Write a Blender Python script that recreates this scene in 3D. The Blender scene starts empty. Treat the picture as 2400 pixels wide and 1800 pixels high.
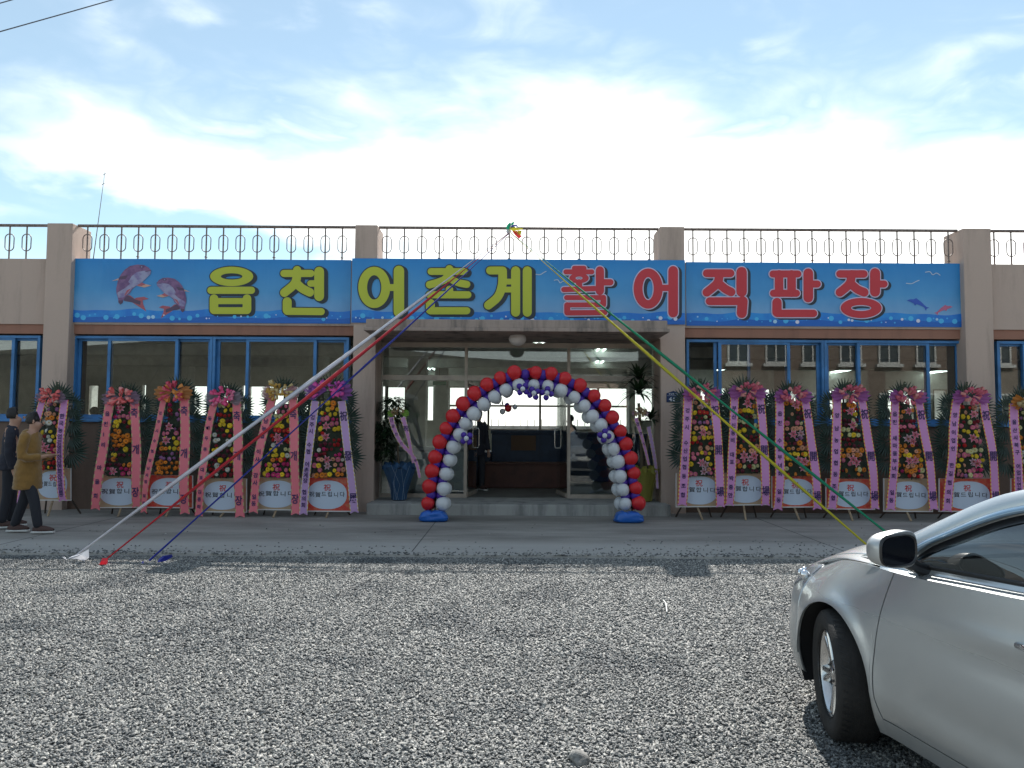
import bpy, bmesh, math, random
from mathutils import Vector, Matrix, Euler, noise
random.seed(7)
R = math.radians
SC = bpy.context.scene
COL = SC.collection

# ------------------------------------------------------------------ camera
F = 1800.0                      # focal length in photograph pixels (2400 wide)
CAMH = 1.55
cam_d = bpy.data.cameras.new('camera'); cam = bpy.data.objects.new('camera', cam_d); COL.objects.link(cam)
cam_d.sensor_width = 36.0; cam_d.lens = F / 2400 * 36.0
cam_d.clip_start = 0.05; cam_d.clip_end = 20000
CM = Matrix.Rotation(R(90 + 3.12), 4, 'X') @ Matrix.Rotation(R(0.33), 4, 'Z')
cam.matrix_world = Matrix.Translation((0, 0, CAMH)) @ CM
SC.camera = cam

# ------------------------------------------------------------------ sun, sky, exposure
SUN_EL, SUN_AZ = 42.0, 10.0     # degrees; azimuth clockwise from +Y (behind the building, a little right)
w = bpy.data.worlds.new('World'); SC.world = w; w.use_nodes = True
nt = w.node_tree; nt.nodes.clear()
def NN(t, ty, **k):
    n = t.nodes.new(ty)
    for a, b in k.items(): setattr(n, a, b)
    return n
def mth(t, op, a, b=None, c=None, clamp=False):
    n = t.nodes.new('ShaderNodeMath'); n.operation = op; n.use_clamp = clamp
    for i, x in enumerate((a, b, c)):
        if x is None: continue
        if isinstance(x, (int, float)): n.inputs[i].default_value = x
        else: t.links.new(x, n.inputs[i])
    return n.outputs[0]
def mrange(t, v, a, b, c=0.0, d=1.0):
    n = t.nodes.new('ShaderNodeMapRange'); n.interpolation_type = 'SMOOTHSTEP'
    t.links.new(v, n.inputs['Value'])
    for k, x in (('From Min', a), ('From Max', b), ('To Min', c), ('To Max', d)):
        if isinstance(x, (int, float)): n.inputs[k].default_value = x
        else: t.links.new(x, n.inputs[k])
    return n.outputs[0]
sky = NN(nt, 'ShaderNodeTexSky', sky_type='NISHITA', sun_disc=False)
sky.sun_elevation = R(SUN_EL); sky.sun_rotation = R(SUN_AZ)
sky.air_density = 1.0; sky.dust_density = 0.0; sky.ozone_density = 1.5
tc = NN(nt, 'ShaderNodeTexCoord')
sep = NN(nt, 'ShaderNodeSeparateXYZ'); nt.links.new(tc.outputs['Generated'], sep.inputs[0])
az = mth(nt, 'MULTIPLY', mth(nt, 'ARCTAN2', sep.outputs[0], sep.outputs[1]), 57.3)
el = mth(nt, 'MULTIPLY', mth(nt, 'ARCSINE', sep.outputs[2]), 57.3)
mp = NN(nt, 'ShaderNodeMapping'); mp.inputs['Scale'].default_value = (1.0, 1.0, 2.6); mp.inputs['Location'].default_value = (3, 1, 7); mp.inputs['Rotation'].default_value = (0, R(14), 0)
nt.links.new(tc.outputs['Generated'], mp.inputs[0])
nz = NN(nt, 'ShaderNodeTexNoise'); nz.inputs['Scale'].default_value = 3.2; nz.inputs['Detail'].default_value = 9; nz.inputs['Roughness'].default_value = 0.5; nz.inputs['Distortion'].default_value = 0.2
nt.links.new(mp.outputs[0], nz.inputs['Vector'])
nz2 = NN(nt, 'ShaderNodeTexNoise'); nz2.inputs['Scale'].default_value = 9; nz2.inputs['Detail'].default_value = 6; nz2.inputs['Roughness'].default_value = 0.5; nz2.inputs['Distortion'].default_value = 0.6
nt.links.new(mp.outputs[0], nz2.inputs['Vector'])
wob = mth(nt, 'ADD', mth(nt, 'MULTIPLY', mth(nt, 'SUBTRACT', nz.outputs[0], 0.5), 17.0), mth(nt, 'MULTIPLY', mth(nt, 'SUBTRACT', nz2.outputs[0], 0.5), 7.0))
elw = mth(nt, 'ADD', el, wob)
a2 = mth(nt, 'ADD', az, -3.0)
top = mth(nt, 'SUBTRACT', 22.6, mth(nt, 'MULTIPLY', mth(nt, 'MULTIPLY', a2, a2), 0.0036))
top = mth(nt, 'MAXIMUM', top, 3.0)
low = mth(nt, 'ADD', 10.0, mth(nt, 'MULTIPLY', az, -0.20))
low = mth(nt, 'MAXIMUM', low, 3.0)
up = mrange(nt, mth(nt, 'SUBTRACT', top, elw), -4.0, 7.0)
dn = mrange(nt, mth(nt, 'SUBTRACT', elw, low), -2.5, 1.5)
band = mth(nt, 'MULTIPLY', up, dn)
wisp = mrange(nt, nz2.outputs[0], 0.42, 0.9, 0.0, 0.50)
wisp = mth(nt, 'MULTIPLY', wisp, mrange(nt, nz.outputs[0], 0.40, 0.62))
hz = mrange(nt, el, 0.0, 13.0, 0.82, 0.0)
cm_ = mth(nt, 'MAXIMUM', mth(nt, 'MAXIMUM', band, wisp), hz, clamp=True)
cm_ = mth(nt, 'ADD', mth(nt, 'MULTIPLY', cm_, 0.86), 0.14)      # thin pale veil over the whole sky
mx = NN(nt, 'ShaderNodeMix', data_type='RGBA')
tint = NN(nt, 'ShaderNodeMix', data_type='RGBA', blend_type='MULTIPLY'); tint.inputs['Factor'].default_value = 1.0
nt.links.new(sky.outputs[0], tint.inputs['A']); tint.inputs['B'].default_value = (0.70, 0.84, 0.76, 1)
nt.links.new(cm_, mx.inputs['Factor']); nt.links.new(tint.outputs['Result'], mx.inputs['A'])
mx.inputs['B'].default_value = (10.4, 10.5, 10.2, 1)
bg = NN(nt, 'ShaderNodeBackground'); bg.inputs['Strength'].default_value = 0.098
wo = NN(nt, 'ShaderNodeOutputWorld')
nt.links.new(mx.outputs['Result'], bg.inputs['Color']); nt.links.new(bg.outputs[0], wo.inputs['Surface'])

sd = bpy.data.lights.new('sun', 'SUN'); sun = bpy.data.objects.new('sun', sd); COL.objects.link(sun)
sd.energy = 4.1; sd.angle = R(0.6); sd.color = (1.0, 0.955, 0.89)
sv = Vector((math.sin(R(SUN_AZ)) * math.cos(R(SUN_EL)), math.cos(R(SUN_AZ)) * math.cos(R(SUN_EL)), math.sin(R(SUN_EL))))
sun.rotation_euler = sv.to_track_quat('Z', 'Y').to_euler(); sun.location = sv * 60

SC.render.engine = 'CYCLES'
SC.view_settings.view_transform = 'Standard'; SC.view_settings.look = 'None'
SC.view_settings.exposure = 0.90; SC.view_settings.gamma = 1.0; SC.view_settings.use_curve_mapping = False
SC.cycles.use_denoising = True
SC.cycles.max_bounces = 8; SC.cycles.transparent_max_bounces = 16; SC.cycles.diffuse_bounces = 4
SC.cycles.glossy_bounces = 4; SC.cycles.sample_clamp_indirect = 6.0
SC.cycles.caustics_reflective = False; SC.cycles.caustics_refractive = False

# ------------------------------------------------------------------ measuring: photograph pixel + distance -> point of the place
CM3 = CM.to_3x3()
def ray(u, v):
    return CM3 @ Vector(((u - 1200) / F, -(v - 900) / F, -1.0))
def at(u, v, Y):
    d = ray(u, v); s = Y / d.y
    return Vector((d.x * s, Y, CAMH + d.z * s))
def gnd(u, v, z=0.0):
    d = ray(u, v); s = (z - CAMH) / d.z
    return Vector((d.x * s, d.y * s, z))

# ------------------------------------------------------------------ materials
MATS = {}
def M(name, col, rough=0.6, metal=0.0, var=0.0, vs=4.0, bump=0.0, bs=60.0, coat=0.0, spec=0.5, col2=None, thr=(0.4, 0.65), rnd=0.0, emit=0.0, alpha=1.0, sheen=0.0, trans=0.0):
    if name in MATS: return MATS[name]
    m = bpy.data.materials.new(name); m.use_nodes = True; t = m.node_tree
    b = t.nodes['Principled BSDF']
    c = (*col, 1)
    b.inputs['Base Color'].default_value = c; b.inputs['Roughness'].default_value = rough; b.inputs['Metallic'].default_value = metal
    b.inputs['Coat Weight'].default_value = coat; b.inputs['Specular IOR Level'].default_value = spec
    b.inputs['Alpha'].default_value = alpha
    if sheen: b.inputs['Sheen Weight'].default_value = sheen
    if emit:
        b.inputs['Emission Color'].default_value = c; b.inputs['Emission Strength'].default_value = emit
    tcn = NN(t, 'ShaderNodeTexCoord')
    if var or col2:
        n = NN(t, 'ShaderNodeTexNoise'); n.inputs['Scale'].default_value = vs; n.inputs['Detail'].default_value = 6; n.inputs['Roughness'].default_value = 0.6
        t.links.new(tcn.outputs['Object'], n.inputs['Vector'])
        k = mrange(t, n.outputs[0], thr[0], thr[1])
        x = NN(t, 'ShaderNodeMix', data_type='RGBA'); x.inputs['A'].default_value = c
        x.inputs['B'].default_value = (*col2, 1) if col2 else (*[q * (1 - var) for q in col], 1)
        t.links.new(k, x.inputs['Factor']); last = x.outputs['Result']
    else: last = None
    if rnd:
        oi = NN(t, 'ShaderNodeObjectInfo'); hs = NN(t, 'ShaderNodeHueSaturation')
        t.links.new(mth(t, 'MULTIPLY_ADD', oi.outputs['Random'], 2 * rnd, 1 - rnd), hs.inputs['Value'])
        if last: t.links.new(last, hs.inputs['Color'])
        else: hs.inputs['Color'].default_value = c
        last = hs.outputs[0]
    if last: t.links.new(last, b.inputs['Base Color'])
    if bump:
        n = NN(t, 'ShaderNodeTexNoise'); n.inputs['Scale'].default_value = bs; n.inputs['Detail'].default_value = 5
        t.links.new(tcn.outputs['Object'], n.inputs['Vector'])
        bp = NN(t, 'ShaderNodeBump'); bp.inputs['Strength'].default_value = bump; bp.inputs['Distance'].default_value = 0.01
        t.links.new(n.outputs[0], bp.inputs['Height']); t.links.new(bp.outputs[0], b.inputs['Normal'])
    if trans:   # thin cloth or leaf: part of the light comes through
        tr = NN(t, 'ShaderNodeBsdfTranslucent'); tr.inputs['Color'].default_value = c
        if last: t.links.new(last, tr.inputs['Color'])
        ms = NN(t, 'ShaderNodeMixShader'); ms.inputs[0].default_value = trans
        t.links.new(b.outputs[0], ms.inputs[1]); t.links.new(tr.outputs[0], ms.inputs[2])
        t.links.new(ms.outputs[0], t.nodes['Material Output'].inputs['Surface'])
    MATS[name] = m
    return m
def glass(name, tint, k=1.0, rough=0.0):
    m = bpy.data.materials.new(name); m.use_nodes = True; t = m.node_tree; t.nodes.clear()
    tr = NN(t, 'ShaderNodeBsdfTransparent'); tr.inputs[0].default_value = (*tint, 1)
    gl = NN(t, 'ShaderNodeBsdfGlossy'); gl.inputs['Roughness'].default_value = rough; gl.inputs['Color'].default_value = (1, 1, 1, 1)
    fr = NN(t, 'ShaderNodeFresnel'); fr.inputs[0].default_value = 1.5
    ge = NN(t, 'ShaderNodeNewGeometry')
    f = mth(t, 'MULTIPLY', fr.outputs[0], k, clamp=True)
    # the second face of a thin pane is seen from inside: keep its share the same
    f = mth(t, 'MINIMUM', f, 0.9)
    ms = NN(t, 'ShaderNodeMixShader'); t.links.new(f, ms.inputs[0]); t.links.new(tr.outputs[0], ms.inputs[1]); t.links.new(gl.outputs[0], ms.inputs[2])
    o = NN(t, 'ShaderNodeOutputMaterial'); t.links.new(ms.outputs[0], o.inputs[0])
    MATS[name] = m
    return m

# ------------------------------------------------------------------ mesh building
class MB:
    def __init__(s): s.v = []; s.f = []; s.m = []; s.sm = []
    def add(s, vs, fs, mi=0, smooth=False):
        o = len(s.v); s.v += [tuple(x) for x in vs]
        for f in fs: s.f.append([i + o for i in f]); s.m.append(mi); s.sm.append(smooth)
        return s
    def box(s, a, b, mi=0, M4=None):
        x0, y0, z0 = a; x1, y1, z1 = b
        vs = [Vector(p) for p in ((x0,y0,z0),(x1,y0,z0),(x1,y1,z0),(x0,y1,z0),(x0,y0,z1),(x1,y0,z1),(x1,y1,z1),(x0,y1,z1))]
        if M4: vs = [M4 @ p for p in vs]
        return s.add(vs, [(0,3,2,1),(4,5,6,7),(0,1,5,4),(1,2,6,5),(2,3,7,6),(3,0,4,7)], mi)
    def bbox(s, a, b, ch=0.01, mi=0, M4=None):
        """box with chamfered edges"""
        bm = bmesh.new(); bmesh.ops.create_cube(bm, size=1)
        for v in bm.verts: v.co = Vector([(a[i] + b[i]) / 2 + v.co[i] * (b[i] - a[i]) for i in range(3)])
        bmesh.ops.bevel(bm, geom=list(bm.edges), offset=ch, segments=2, affect='EDGES', profile=0.6)
        bm.verts.index_update()
        vs = [(M4 @ v.co if M4 else v.co.copy()) for v in bm.verts]; fs = [[v.index for v in f.verts] for f in bm.faces]; bm.free()
        return s.add(vs, fs, mi)
    def tube(s, pts, r, n=8, mi=0, closed=False, caps=True, smooth=True):
        pts = [Vector(p) for p in pts]; N = len(pts); rr = r if isinstance(r, (list, tuple)) else [r] * N
        vs = []; up = None
        for i, p in enumerate(pts):
            if closed: t = pts[(i + 1) % N] - pts[i - 1]
            else: t = pts[min(i + 1, N - 1)] - pts[max(i - 1, 0)]
            t.normalize()
            if up is None: up = Vector((0, 0, 1)) if abs(t.z) < 0.9 else Vector((1, 0, 0))
            x = t.cross(up)
            if x.length < 1e-5: x = t.orthogonal()
            x.normalize(); y = x.cross(t).normalized(); up = y
            for k in range(n):
                a = 2 * math.pi * k / n
                vs.append(p + (x * math.cos(a) + y * math.sin(a)) * rr[i])
        fs = []
        for i in range(N if closed else N - 1):
            j = (i + 1) % N
            for k in range(n): fs.append((i*n+k, i*n+(k+1)%n, j*n+(k+1)%n, j*n+k))
        s.add(vs, fs, mi, smooth)
        if caps and not closed:
            s.add(vs[:n], [tuple(range(n))[::-1]], mi); s.add(vs[-n:], [tuple(range(n))], mi)
        return s
    def lathe(s, prof, n=20, mi=0, M4=None, smooth=True):
        """prof: (r, z) list, around local z"""
        vs = []
        for r_, z_ in prof:
            for k in range(n):
                a = 2 * math.pi * k / n; p = Vector((r_ * math.cos(a), r_ * math.sin(a), z_)); vs.append(M4 @ p if M4 else p)
        fs = [(i*n+k, i*n+(k+1)%n, (i+1)*n+(k+1)%n, (i+1)*n+k) for i in range(len(prof)-1) for k in range(n)]
        return s.add(vs, fs, mi, smooth)
    def ball(s, c, r, n=16, h=10, mi=0, sc=(1,1,1), smooth=True):
        vs = [Vector((c[0], c[1], c[2] - r*sc[2]))]
        for i in range(1, h):
            ph = -math.pi/2 + math.pi * i / h
            for k in range(n):
                a = 2*math.pi*k/n
                vs.append(Vector((c[0]+r*sc[0]*math.cos(ph)*math.cos(a), c[1]+r*sc[1]*math.cos(ph)*math.sin(a), c[2]+r*sc[2]*math.sin(ph))))
        vs.append(Vector((c[0], c[1], c[2] + r*sc[2])))
        fs = [(0, 1+(k+1)%n, 1+k) for k in range(n)]
        for i in range(h-2):
            for k in range(n): fs.append((1+i*n+k, 1+i*n+(k+1)%n, 1+(i+1)*n+(k+1)%n, 1+(i+1)*n+k))
        t = len(vs)-1
        fs += [(1+(h-2)*n+k, 1+(h-2)*n+(k+1)%n, t) for k in range(n)]
        return s.add(vs, fs, mi, smooth)
    def grid(s, fn, nu, nv, mi=0, smooth=True):
        vs = [fn(i / nu, j / nv) for i in range(nu + 1) for j in range(nv + 1)]
        fs = [(i*(nv+1)+j, (i+1)*(nv+1)+j, (i+1)*(nv+1)+j+1, i*(nv+1)+j+1) for i in range(nu) for j in range(nv)]
        return s.add(vs, fs, mi, smooth)
    def poly(s, pts, mi=0): return s.add(pts, [tuple(range(len(pts)))], mi)
    def prism(s, pts, d, mi=0):
        """polygon pts (3D, planar) pushed along vector d"""
        n = len(pts); a = [Vector(p) for p in pts]; b = [p + Vector(d) for p in a]
        fs = [tuple(range(n)), tuple(range(2*n-1, n-1, -1))] + [(i, (i+1)%n, (i+1)%n+n, i+n) for i in range(n)]
        fs = [fs[0][::-1], fs[1][::-1]] + [f[::1] for f in fs[2:]]
        return s.add(a + b, fs, mi)
    def mesh(s, name, mats):
        me = bpy.data.meshes.new(name); me.from_pydata(s.v, [], s.f)
        for m in (mats if isinstance(mats, (list, tuple)) else [mats]): me.materials.append(m)
        me.polygons.foreach_set('material_index', s.m); me.polygons.foreach_set('use_smooth', s.sm)
        me.update(); return me
    def build(s, name, mats, parent=None, loc=None, fixn=False):
        me = s.mesh(name, mats)
        if fixn:
            bm = bmesh.new(); bm.from_mesh(me); bmesh.ops.recalc_face_normals(bm, faces=bm.faces); bm.to_mesh(me); bm.free()
        return link(name, me, parent, loc)
def link(name, me, parent=None, loc=None, rot=None, scl=None):
    o = bpy.data.objects.new(name, me); COL.objects.link(o)
    if parent: o.parent = parent
    if loc is not None: o.location = loc
    if rot is not None: o.rotation_euler = rot
    if scl is not None: o.scale = scl
    return o
def tag(o, label=None, cat=None, group=None, kind=None):
    if label: o['label'] = label
    if cat: o['category'] = cat
    if group: o['group'] = group
    if kind: o['kind'] = kind
    return o
def empty(name, loc, label, cat, group=None, rz=0.0):
    o = bpy.data.objects.new(name, None); COL.objects.link(o); o.location = loc; o.rotation_euler = (0, 0, rz); o.empty_display_size = 0.1
    return tag(o, label, cat, group)
def copy_tree(o, parent=None):
    c = o.copy(); COL.objects.link(c)
    if parent: c.parent = parent
    for ch in list(o.children): copy_tree(ch, c)
    return c

# glyphs from the built-in font, normalised to 1 high and centred
_tc = bpy.data.curves.new('glyph_source', 'FONT'); _to = bpy.data.objects.new('glyph_source', _tc); COL.objects.link(_to)
_G = {}
def glyph(ch, bold=0.012):
    k = (ch, bold)
    if k not in _G:
        _tc.body = ch; _tc.offset = bold; _tc.resolution_u = 3
        dg = bpy.context.evaluated_depsgraph_get(); me = bpy.data.meshes.new_from_object(_to.evaluated_get(dg))
        _G[k] = ([(v.co.x - 0.5, v.co.y - 0.38) for v in me.vertices], [tuple(p.vertices) for p in me.polygons]); bpy.data.meshes.remove(me)
    return _G[k]
def put_glyph(mb, ch, c, sx, sy, mi=0, bold=0.012, rot=0.0, X=Vector((1,0,0)), Zv=Vector((0,0,1))):
    if ch == ' ': return
    vs, fs = glyph(ch, bold); ca, sa = math.cos(rot), math.sin(rot)
    mb.add([c + X * ((x*ca - y*sa) * sx) + Zv * ((x*sa + y*ca) * sy) for x, y in vs], fs, mi)
# ================================================================== THE SETTING
def stucco(name, base, stain, dirt=0.35):
    m = bpy.data.materials.new(name); m.use_nodes = True; t = m.node_tree; b = t.nodes['Principled BSDF']
    g = NN(t, 'ShaderNodeNewGeometry')
    mp = NN(t, 'ShaderNodeMapping'); mp.inputs['Scale'].default_value = (2.0, 2.0, 0.26); t.links.new(g.outputs['Position'], mp.inputs[0])
    n1 = NN(t, 'ShaderNodeTexNoise'); n1.inputs['Scale'].default_value = 1.7; n1.inputs['Detail'].default_value = 8; n1.inputs['Roughness'].default_value = .65; t.links.new(mp.outputs[0], n1.inputs['Vector'])
    n2 = NN(t, 'ShaderNodeTexNoise'); n2.inputs['Scale'].default_value = 22; n2.inputs['Detail'].default_value = 4; t.links.new(g.outputs['Position'], n2.inputs['Vector'])
    n3 = NN(t, 'ShaderNodeTexNoise'); n3.inputs['Scale'].default_value = 170; n3.inputs['Detail'].default_value = 2; t.links.new(g.outputs['Position'], n3.inputs['Vector'])
    k = mrange(t, n1.outputs[0], 0.44, 0.70, 0, dirt)
    k = mth(t, 'ADD', k, mth(t, 'MULTIPLY', mth(t, 'SUBTRACT', n2.outputs[0], 0.5), 0.22), clamp=True)
    x = NN(t, 'ShaderNodeMix', data_type='RGBA'); x.inputs['A'].default_value = (*base, 1); x.inputs['B'].default_value = (*stain, 1)
    t.links.new(k, x.inputs['Factor']); t.links.new(x.outputs['Result'], b.inputs['Base Color'])
    b.inputs['Roughness'].default_value = 0.9
    bp = NN(t, 'ShaderNodeBump'); bp.inputs['Strength'].default_value = 0.5; bp.inputs['Distance'].default_value = 0.006
    t.links.new(mth(t, 'ADD', n3.outputs[0], mth(t, 'MULTIPLY', n2.outputs[0], 0.6)), bp.inputs['Height']); t.links.new(bp.outputs[0], b.inputs['Normal'])
    MATS[name] = m; return m
m_wall = stucco('beige_stucco', (0.52, 0.40, 0.335), (0.32, 0.25, 0.21), 0.6)
m_band = stucco('brown_band', (0.34, 0.17, 0.12), (0.22, 0.12, 0.09), 0.6)
m_plinth = stucco('dark_plinth', (0.17, 0.115, 0.09), (0.10, 0.075, 0.06))
m_conc = stucco('grey_concrete', (0.36, 0.36, 0.345), (0.16, 0.165, 0.16), 0.9)
m_canopy = stucco('canopy_concrete', (0.37, 0.295, 0.255), (0.13, 0.115, 0.105), 0.95)
m_blue = M('blue_window_frame', (0.055, 0.22, 0.50), 0.45, var=0.3, vs=3)
m_alu = M('bronze_aluminium', (0.42, 0.36, 0.30), 0.45, metal=0.2, var=0.2)
m_dark = M('black_rubber', (0.012, 0.012, 0.013), 0.6)
m_rail = M('rust_brown_paint', (0.24, 0.19, 0.17), 0.55, metal=0.2, var=0.5, vs=30)
m_glass = glass('window_glass', (0.86, 0.89, 0.88), 1.6)
m_inwall = M('pale_interior_plaster', (0.70, 0.71, 0.66), 0.8, var=0.15)
m_ceil = M('grey_ceiling', (0.62, 0.62, 0.58), 0.85, var=0.2)
m_infloor = M('wet_grey_floor', (0.20, 0.205, 0.20), 0.35, var=0.4, vs=2)

# ---- ground: one sheet to the horizon, apron of concrete, gravel
def ground_mat():
    m = bpy.data.materials.new('gravel_bed'); m.use_nodes = True; t = m.node_tree; b = t.nodes['Principled BSDF']
    g = NN(t, 'ShaderNodeNewGeometry')
    v = NN(t, 'ShaderNodeTexVoronoi'); v.inputs['Scale'].default_value = 48; t.links.new(g.outputs['Position'], v.inputs['Vector'])
    hs = NN(t, 'ShaderNodeSeparateColor'); t.links.new(v.outputs['Color'], hs.inputs[0])
    r = NN(t, 'ShaderNodeValToRGB'); t.links.new(hs.outputs[0], r.inputs[0])
    e = r.color_ramp.elements; e[0].position = 0; e[0].color = (.10, .102, .10, 1); e[1].position = 1; e[1].color = (.42, .41, .385, 1)
    q = e.new(.5); q.color = (.23, .23, .22, 1)
    t.links.new(r.outputs[0], b.inputs['Base Color']); b.inputs['Roughness'].default_value = .85
    bp = NN(t, 'ShaderNodeBump'); bp.inputs['Strength'].default_value = 1; bp.inputs['Distance'].default_value = .012; bp.invert = True
    t.links.new(v.outputs['Distance'], bp.inputs['Height']); t.links.new(bp.outputs[0], b.inputs['Normal'])
    return m
m_grav = ground_mat()
g = MB(); g.grid(lambda a, b: Vector((-400 + 800*a, -300 + 345*b, 0)), 40, 20, smooth=False)
tag(g.build('ground', m_grav), kind='structure')
s_ = MB().box((-4000, 45, -3.2), (4000, 9000, -3.0))
m_sea = M('sea_water', (0.03, 0.07, 0.09), 0.12, bump=0.6, bs=0.6)
tag(s_.build('sea', m_sea), kind='structure')

def apron_mat():
    m = bpy.data.materials.new('apron_concrete'); m.use_nodes = True; t = m.node_tree; b = t.nodes['Principled BSDF']
    g = NN(t, 'ShaderNodeNewGeometry')
    mp = NN(t, 'ShaderNodeMapping'); mp.inputs['Scale'].default_value = (.35, 1.2, 1); t.links.new(g.outputs['Position'], mp.inputs[0])
    n1 = NN(t, 'ShaderNodeTexNoise'); n1.inputs['Scale'].default_value = 1.3; n1.inputs['Detail'].default_value = 9; n1.inputs['Roughness'].default_value = .68; t.links.new(mp.outputs[0], n1.inputs['Vector'])
    n2 = NN(t, 'ShaderNodeTexNoise'); n2.inputs['Scale'].default_value = 60; n2.inputs['Detail'].default_value = 5; t.links.new(g.outputs['Position'], n2.inputs['Vector'])
    sp = NN(t, 'ShaderNodeSeparateXYZ'); t.links.new(g.outputs['Position'], sp.inputs[0])
    r = NN(t, 'ShaderNodeValToRGB'); t.links.new(mth(t, 'ADD', n1.outputs[0], mth(t, 'MULTIPLY', mth(t, 'SUBTRACT', n2.outputs[0], .5), .25)), r.inputs[0])
    e = r.color_ramp.elements; e[0].position = .3; e[0].color = (.15, .142, .13, 1); e[1].position = .72; e[1].color = (.36, .345, .315, 1)
    x = NN(t, 'ShaderNodeMix', data_type='RGBA'); x.inputs['B'].default_value = (.42, .41, .385, 1)
    wv = mth(t, 'ADD', sp.outputs[1], mth(t, 'MULTIPLY', mth(t, 'SUBTRACT', n1.outputs[0], .5), 1.2))
    t.links.new(mth(t, 'MULTIPLY', mrange(t, wv, 10.35, 9.9), 0.6), x.inputs['Factor'])   # paler strip worn along the gravel edge
    t.links.new(r.outputs[0], x.inputs['A']); t.links.new(x.outputs['Result'], b.inputs['Base Color'])
    b.inputs['Roughness'].default_value = .82
    bp = NN(t, 'ShaderNodeBump'); bp.inputs['Strength'].default_value = .4; bp.inputs['Distance'].default_value = .006
    t.links.new(n2.outputs[0], bp.inputs['Height']); t.links.new(bp.outputs[0], b.inputs['Normal'])
    return m
m_apron = apron_mat()
ap = MB()
def apf(a, b):
    x = -40 + 80*a; y = 9.15 + (45 - 9.15) * b
    if b == 0: y += 0.10 * noise.noise(Vector((x * .8, 3, 0))) + .05 * noise.noise(Vector((x * 3, 7, 0)))
    return Vector((x, y, 0.03 if y < 46 else 0))
ap.grid(apf, 240, 6, smooth=False)
rim = [apf(i / 240, 0) for i in range(241)]
for i in range(240):
    a, b = rim[i], rim[i+1]; ap.add([a, b, Vector((b.x, b.y - .02, -.02)), Vector((a.x, a.y - .02, -.02))], [(0, 1, 2, 3)])
for x in (-6.4, -1.2, 4.1): ap.box((x, 9.35, .0295), (x + .012, 13.0, .0315), 1)
tag(ap.build('pavement', [m_apron, M('joint_filler', (.06, .06, .06), .9)]), kind='structure')

# ---- building -----------------------------------------------------------
YP, YW, YD = 13.60, 13.74, 14.32      # pillar fronts, side wall face, entrance glazing
bld = empty('market_building', (0, 14, 0), 'long single-storey beige market hall with blue window frames under the fish banners', 'building')
B0 = Vector((0, 14, 0))
def bpart(mb, name, mats, parent=bld, fix=False):
    """part of the building; vertices given in world space"""
    off = B0
    mb.v = [(p[0] - off.x, p[1] - off.y, p[2] - off.z) for p in mb.v]
    return mb.build(name, mats, parent, fixn=fix)
XU = lambda u, Y=YP, v=850: at(u, v, Y).x
z_par = at(1200, 609, YP).z; z_bb = at(1200, 759, YP).z; z_pil = at(1200, 529, YP).z
PX = [(XU(98), XU(158)), (XU(827), XU(880)), (XU(1548), XU(1606)), (XU(2265), XU(2331))]
def pillar(x0, x1):
    mb = MB()
    mb.bbox((x0, YP, -.05), (x1, YP + .62, z_pil), .012)
    bpart(mb, 'pillar', m_wall)
for a, b in PX: pillar(a, b)
SP = PX[1][0] - PX[0][0]
PX_all = [(PX[0][0] - SP, PX[0][1] - SP)] + PX + [(PX[3][0] + SP, PX[3][1] + SP)]
pillar(*PX_all[0]); pillar(*PX_all[-1])
z_b1, z_b0 = at(1200, 766, YW).z, at(1200, 788, YW).z     # brown band
z_head = z_b0 - 0.03; z_sill = at(1200, 988, YW).z
bays = [(PX_all[i][1], PX_all[i+1][0]) for i in range(5)]
for i, (a, b) in enumerate(bays):
    mb = MB(); mb.box((a, YW, z_b1), (b, YW + .25, z_par)); bpart(mb, 'parapet_wall', m_wall)
    if i != 2:
        mb = MB(); mb.box((a, YW + .03, z_b0), (b, YW + .25, z_b1 - .002)); bpart(mb, 'band_course', m_band)
        mb = MB(); mb.box((a, YW + .02, -.05), (b, YW + .22, z_sill - .05)); bpart(mb, 'low_wall', m_plinth)
        mb = MB(); mb.bbox((a + .002, YW - .03, z_sill - .05), (b - .002, YW + .25, z_sill), .008); bpart(mb, 'window_ledge', m_blue)
mb = MB(); mb.box((PX_all[0][0], YW + .26, z_par - .25), (PX_all[-1][1], 26, z_par - .05)); bpart(mb, 'roof', m_conc)
XL, XR = PX_all[0][0], PX_all[-1][1]
ZF, YB = 0.215, 24.0
mb = MB(); mb.box((XL + .05, YD + .08, z_head + .25), (XR - .05, 25.8, z_head + .33)); bpart(mb, 'ceiling', m_ceil)
mb = MB(); mb.box((XL + .05, YW + .26, 0), (XR - .05, 25.9, ZF - .005)); bpart(mb, 'floor', m_infloor)
for x in (XL, XR - .2): mb = MB(); mb.box((x, YW + .63, 0), (x + .2, 26, z_par - .26)); bpart(mb, 'end_wall', m_inwall)
# back wall with its window openings (the bright strips seen right through the hall)
z_bt = at(1200, 907, YB).z
op = [(206, 232), (332, 341), (376, 392), (450, 487), (520, 534), (566, 576), (584, 700), (712, 722), (895, 902), (907, 951), (1002, 1015), (1052, 1471), (1486, 1531),
      (1640, 1655), (1690, 1702), (1783, 1812), (1850, 1872), (1942, 1987), (1996, 2036), (2078, 2110), (2115, 2143), (2147, 2180), (2187, 2219), (2227, 2250), (2330, 2390)]
op = [(-500, -380), (-340, -200), (-150, -60), (-30, 60), (90, 130)] + op + [(2460, 2560), (2600, 2760)]
ox = [(XU(a, YB, 940), XU(b, YB, 940), 1.71 if not (a > 1040 and b < 1480) else 1.42) for a, b in op]
bw = MB(); x = XL
for a, b, zs in ox:
    bw.box((x, YB, ZF), (a, YB + .2, z_head + .24))
    bw.box((a, YB, ZF), (b, YB + .2, zs)); bw.box((a, YB, z_bt), (b, YB + .2, z_head + .24)); x = b
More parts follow.
